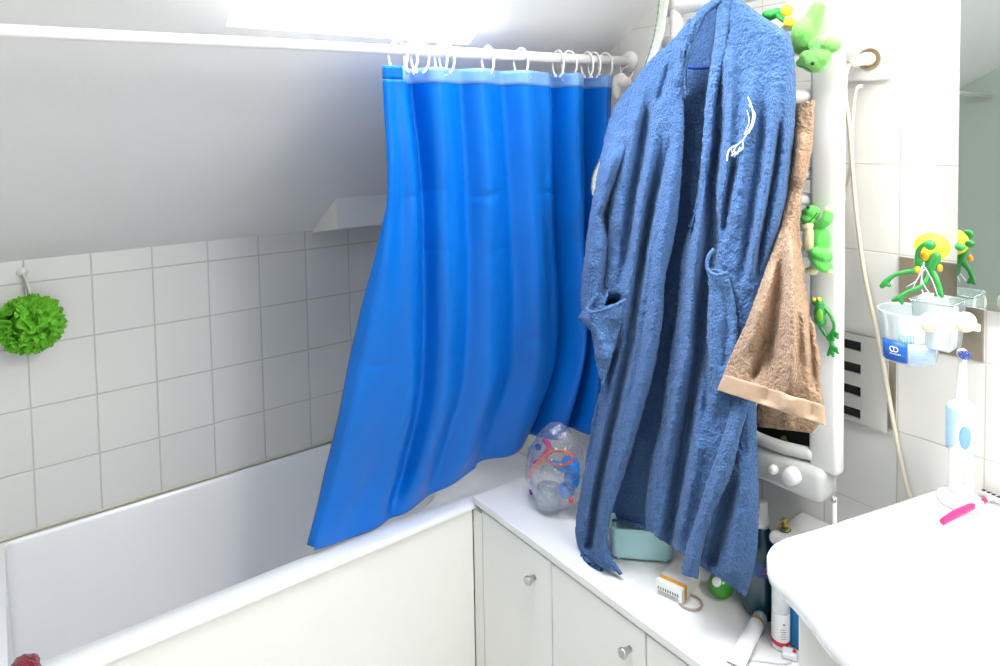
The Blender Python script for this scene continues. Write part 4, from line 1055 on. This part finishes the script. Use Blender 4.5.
# large plush frog hanging upside down at the top of the radiator
f1 = thing('plush_frog', 'large light green plush frog hanging head down at the top corner of the radiator', 'plush toy', P(815, 40, -.13))
X = -.135
blob('frog_body', [('e', P(806, 34, X), (.020, .022, .030), (0, -.3, 1)), ('t', [P(810, 26, X), P(815, 15, X), P(818, 8, X)], [.017, .014, .012]),
    ('t', [P(800, 46, X), P(803, 30, X - .01), P(812, 17, X)], [.014, .018, .009]),
    ('t', [P(815, 46, X - .005), P(824, 43, X - .012), P(834, 45, X - .012)], [.010, .014, .012]), ('e', P(828, 43, X - .012), (.012, .021, .013), (0, 0, 1)),
    ('e', P(815, 61, X - .012), (.018, .022, .019)), ('e', P(802, 63, X - .018), (.009, .010, .008)), ('e', P(807, 57, X - .02), (.010, .012, .011)), ('e', P(822, 56, X - .016), (.013, .015, .015))], M_fl, f1, .0018)
ello('eye', P(812.5, 63.5, X - .033), .0032, M_eye, f1)
tubeo('mouth_seam', smoothpts([P(800, 66, X - .028), P(806, 68, X - .030), P(812, 71, X - .028)], 4), .0007, mat('dark_green_thread', (40, 90, 40), .8), f1, 6)
# small green pair of frogs with yellow eyes at the robe shoulder
f2 = thing('rubber_frog', 'small green frog with two yellow ball eyes peeping over the right shoulder of the robe', 'toy frog', P(775, 17, -.13))
blob('frog_body', [('e', P(770, 15, -.14), (.012, .016, .009), (0, -.2, 1)), ('e', P(777, 13, -.14), (.009, .011, .009)), ('e', P(767, 18, -.14), (.010, .012, .007)), ('t', [P(776, 14, -.14), P(782, 19, -.145), P(786, 22, -.145)], [.005, .005, .004])], mat('grass_green_rubber', (48, 170, 70), .45), f2, .0014)
ello('eyeball', P(787, 10.5, -.15), .0098, M_yel, f2); ello('eyeball', P(789.5, 22, -.155), .0092, M_yel, f2)
tubeo('foot', [P(783, 25, -.15), P(779, 29, -.16)], .0022, M_fc, f2, 8)
# plush frog clinging to the radiator post
f3 = thing('plush_frog', 'bright green and cream plush frog clinging to the radiator post beside the beige towel', 'plush toy', P(815, 240, -.13))
X = -.125
blob('frog_body', [('e', P(820, 240, X), (.014, .017, .024)), ('e', P(812, 212, X - .006), (.013, .013, .011)), ('e', P(808, 219, X - .008), (.012, .013, .009)), ('e', P(805, 212, X - .008), (.006, .006, .006)),
    ('t', [P(820, 226, X - .004), P(827, 219, X - .008), P(828, 211, X - .004)], [.008, .009, .007]), ('t', [P(818, 250, X - .004), P(826, 256, X - .012), P(815, 252, X - .018)], [.010, .011, .008]),
    ('t', [P(814, 256, X - .010), P(822, 266, X - .012), P(828, 268, X - .006)], [.010, .010, .008])], M_fg, f3, .0016)
blob('cream_belly', [('e', P(809, 240, X - .010), (.008, .011, .023)), ('e', P(807, 225, X - .010), (.009, .0115, .009)), ('e', P(811, 271, X - .004), (.008, .011, .007)), ('e', P(829, 271, X - .006), (.007, .009, .006)), ('e', P(829, 210, X - .006), (.006, .009, .006))], M_fc, f3, .0016)
ello('eye', P(808, 207, X - .018), .0026, M_eye, f3)
tubeo('mouth_seam', smoothpts([P(801, 224, X - .019), P(810, 221, X - .0205), P(817, 213, X - .018)], 4), .0008, mat('dark_seam', (40, 80, 30), .8), f3, 6)
# rubber frog with dangling legs
f4 = thing('rubber_frog', 'dark green rubber frog with long dangling legs on the radiator post below the plush frog', 'toy frog', P(822, 325, -.12))
X = -.120
blob('frog_body', [('e', P(820, 312, X), (.009, .0115, .017), (0, -.15, 1)), ('e', P(818, 303, X - .004), (.008, .009, .007)), ('e', P(820, 320, X - .002), (.009, .010, .010)),
    ('t', [P(823, 305, X), P(830, 315, X), P(834, 324, X), P(834, 331, X)], [.0034, .0028, .0026, .003]), ('t', [P(820, 326, X), P(825, 334, X), P(830, 340, X), P(832, 346, X)], [.004, .003, .0028, .003])] +
    [('t', [P(833, 331, X), P(833 + dx, 337 + dy, X)], [.0034, .0026]) for dx, dy in ((-5, 2), (0, 3), (5, 1), (5, -3))] +
    [('t', [P(832, 346, X), P(832 + dx, 352 + dy, X)], [.0034, .0026]) for dx, dy in ((-4, 3), (1, 4), (6, 1), (5, -3))], M_rub, f4, .0012)
ello('belly_patch', P(819, 315, X - .008), (.004, .007, .011), M_rub2, f4)
ello('eyeball', P(814, 299.5, X - .010), .0036, M_yel, f4); ello('eyeball', P(819, 299, X - .010), .0036, M_yel, f4)
# tiny frog in the radiator gap
f5 = thing('frog_figurine', 'tiny green frog figurine sitting in the dark gap above the radiator controls', 'figurine', P(784, 458, -.075))
q = P(784, 456, -.074)
q.z = .9185
blob('frog_body', [('e', q + Vector((0, 0, .006)), (.007, .008, .006)), ('e', q + Vector((-.002, 0, .013)), (.005, .006, .005)), ('t', [q + Vector((0, .006, .004)), q + Vector((-.003, .011, .003))], [.003, .003]), ('t', [q + Vector((0, -.006, .004)), q + Vector((-.003, -.011, .003))], [.003, .003])], mat('olive_resin', (96, 130, 62), .5, var=.4, scale=150), f5, .0012)
# frog with yellow sponge on the cups
f6 = thing('rubber_frog', 'long-legged green rubber frog with a yellow round hat sprawling over the wall cups', 'toy frog', P(925, 262, -.07))
X = -.075
blob('frog_body', [('e', P(921, 262, X), (.008, .010, .013)), ('e', P(930, 245, X - .02), (.007, .008, .008)), ('e', P(934, 262, X), (.008, .009, .017), (0, -.3, 1)),
    ('t', [P(918, 266, X), P(918, 252, X - .012), P(924, 244, X - .02), P(930, 243, X - .022)], [.005, .0036, .003, .003]),
    ('t', [P(920, 271, X), P(905, 272, X - .012), P(893, 276, X - .016), P(885, 283, X - .018)], [.0045, .0038, .003, .005]),
    ('t', [P(885, 283, X - .018), P(882, 286, X - .018)], [.005, .004]), ('t', [P(885, 283, X - .018), P(889, 285, X - .018)], [.004, .0035]),
    ('t', [P(929, 274, X), P(922, 286, X - .012), P(908, 292, X - .018), P(900, 298, X - .02)], [.005, .004, .0034, .005]),
    ('t', [P(900, 298, X - .02), P(893, 300, X - .02)], [.005, .003]), ('t', [P(900, 298, X - .02), P(902, 303, X - .02)], [.004, .003]),
    ('t', [P(931, 268, X), P(937, 280, X - .006), P(940, 290, X - .008)], [.005, .004, .0035]), ('t', [P(940, 290, X - .008), P(936, 295, X - .008)], [.004, .003]), ('t', [P(940, 290, X - .008), P(942, 296, X - .008)], [.0035, .003])], M_rub, f6, .0012)
ello('round_hat', P(932, 247, X + .018), (.018, .0245, .0215), M_yel, f6, None, 28)
blob('orange_trim', [('e', P(925, 256, X - .004), (.004, .007, .008)), ('e', P(918, 270, X - .012), (.004, .005, .006)), ('e', P(940, 268, X - .004), (.003, .004, .006))], M_orn, f6, .0012)
bm = bmesh.new()
for pts in ([(922, 266), (917, 280), (906, 287)], [(923, 266), (921, 285), (924, 295)], [(923, 264), (932, 280), (938, 296)], [(926, 268), (919, 276), (912, 290)], [(924, 262), (922, 280), (930, 294)]):
    tube(bm, smoothpts([P(x_, y_, X - .014) for x_, y_ in pts], 5), .0006, 6)
obj('white_strings', bm, M_thread, f6)
ello('frog_reflection', P(960, 247, -.04), (.006, .007, .006), M_rub, f6)  # solid bead standing in for the frog's reflection at the mirror edge

# ---------------------------------------------------------------- bath puff hanging on the tiles
puff = thing('bath_puff', 'green ruffled mesh bath puff hanging by a cord on the tiled wall above the tub', 'bath puff', aY(31, 323, -.07))
pc = aY(31, 324, -.066); PR = 0.066
M_puff = mat('green_netting', (104, 186, 34), .6, var=.25, scale=120)
bm = bmesh.new(); rnd = random.Random(3)
ell(bm, pc, PR * .62, None, 20)
for k in range(64):
    d = Vector((rnd.gauss(0, 1), rnd.gauss(0, 1), rnd.gauss(0, 1))).normalized()
    a, b, n = frame(d); ph = rnd.random() * 6; rr_ = PR * (.30 + .12 * rnd.random()); hh = PR * (.60 + .08 * rnd.random())
    rings_ = []
    for s_ in range(4):
        t_ = s_ / 3; ring_ = []
        for i in range(26):
            g_ = i / 26 * 2 * PI; r_ = rr_ * (.15 + .85 * t_) * (1 + .16 * t_ * math.sin(5 * g_ + ph))
            h_ = hh + PR * .32 * t_ + PR * .10 * t_ * math.sin(7 * g_ + 2 * ph)
            p_ = pc + (a * math.cos(g_) + b * math.sin(g_)) * r_ + n * h_ * (1 - .06 * t_)
            p_.y = min(p_.y, -.002); ring_.append(bm.verts.new(p_))
        rings_.append(ring_)
    for s_ in range(3): bridge(rings_[s_], rings_[s_ + 1])
o = obj('ruffled_netting', bm, M_puff, puff); solid(o, .0008, 0)
tubeo('hanging_cord', smoothpts([aY(29, 303, -.04), aY(27, 290, -.02), aY(23, 280, -.010), aY(22, 274, -.006)], 5), .0016, mat('grey_green_cord', (150, 160, 140), .8), puff, 8)
tubeo('hanging_cord', smoothpts([aY(29, 303, -.04), aY(30, 290, -.02), aY(26, 280, -.010), aY(23, 274, -.006)], 5), .0016, M_white, puff, 8)
hk = lo('wall_hook', [(0, 0), (.011, 0), (.012, .002), (.006, .005), (.003, .012), (0, .012)], (aY(22, 272, 0).x, -.0005, aY(22, 272, 0).z), M_plastic, None, (0, -1, 0), 20)
tag(hk, 'small white adhesive hook on the tiles from which the green puff hangs', 'hook')

# dark red crocheted cloth on the corner of the tub rim
rc = thing('crocheted_washcloth', 'crumpled dark red washcloth on the near left corner of the tub rim', 'washcloth', aZ(30, 664, .561))
q = Vector((-1.195, -.515, .5615))
bm = bmesh.new(); ell(bm, (0, 0, 0), 1, None, 48)
for v in bm.verts:
    n = v.co.normalized(); r = 1 + .22 * noise.noise(n * 2.6) + .14 * abs(noise.noise(n * 7)) 
    v.co = q + Vector((n.x * .021 * r, n.y * .026 * r, max(0, .008 + n.z * .019 * r)))
obj('cloth_body', bm, mat('dark_red_yarn', (120, 14, 44), .9, bump=.9, scale=160, var=.35, sheen=.3, bdist=.006), rc)

# shampoo bottle on the far corner of the tub
sb = thing('shampoo_bottle', 'yellowish bottle with a white cap on the far tub corner, half behind the curtain edge', 'bottle', (-0.36, -.045, .5605))
q = aY(349, 436, -.05)
lo('bottle_body', [(0, 0), (.013, 0), (.015, .003), (.015, .075), (.010, .088), (0, .088)], (q.x, -.05, .5605), mat('yellowish_plastic', (190, 178, 120), .4), sb, sx=1.0)
lo('cap', [(0, 0), (.008, 0), (.008, .018), (0, .018)], (q.x, -.05, .6487), M_plastic, sb)
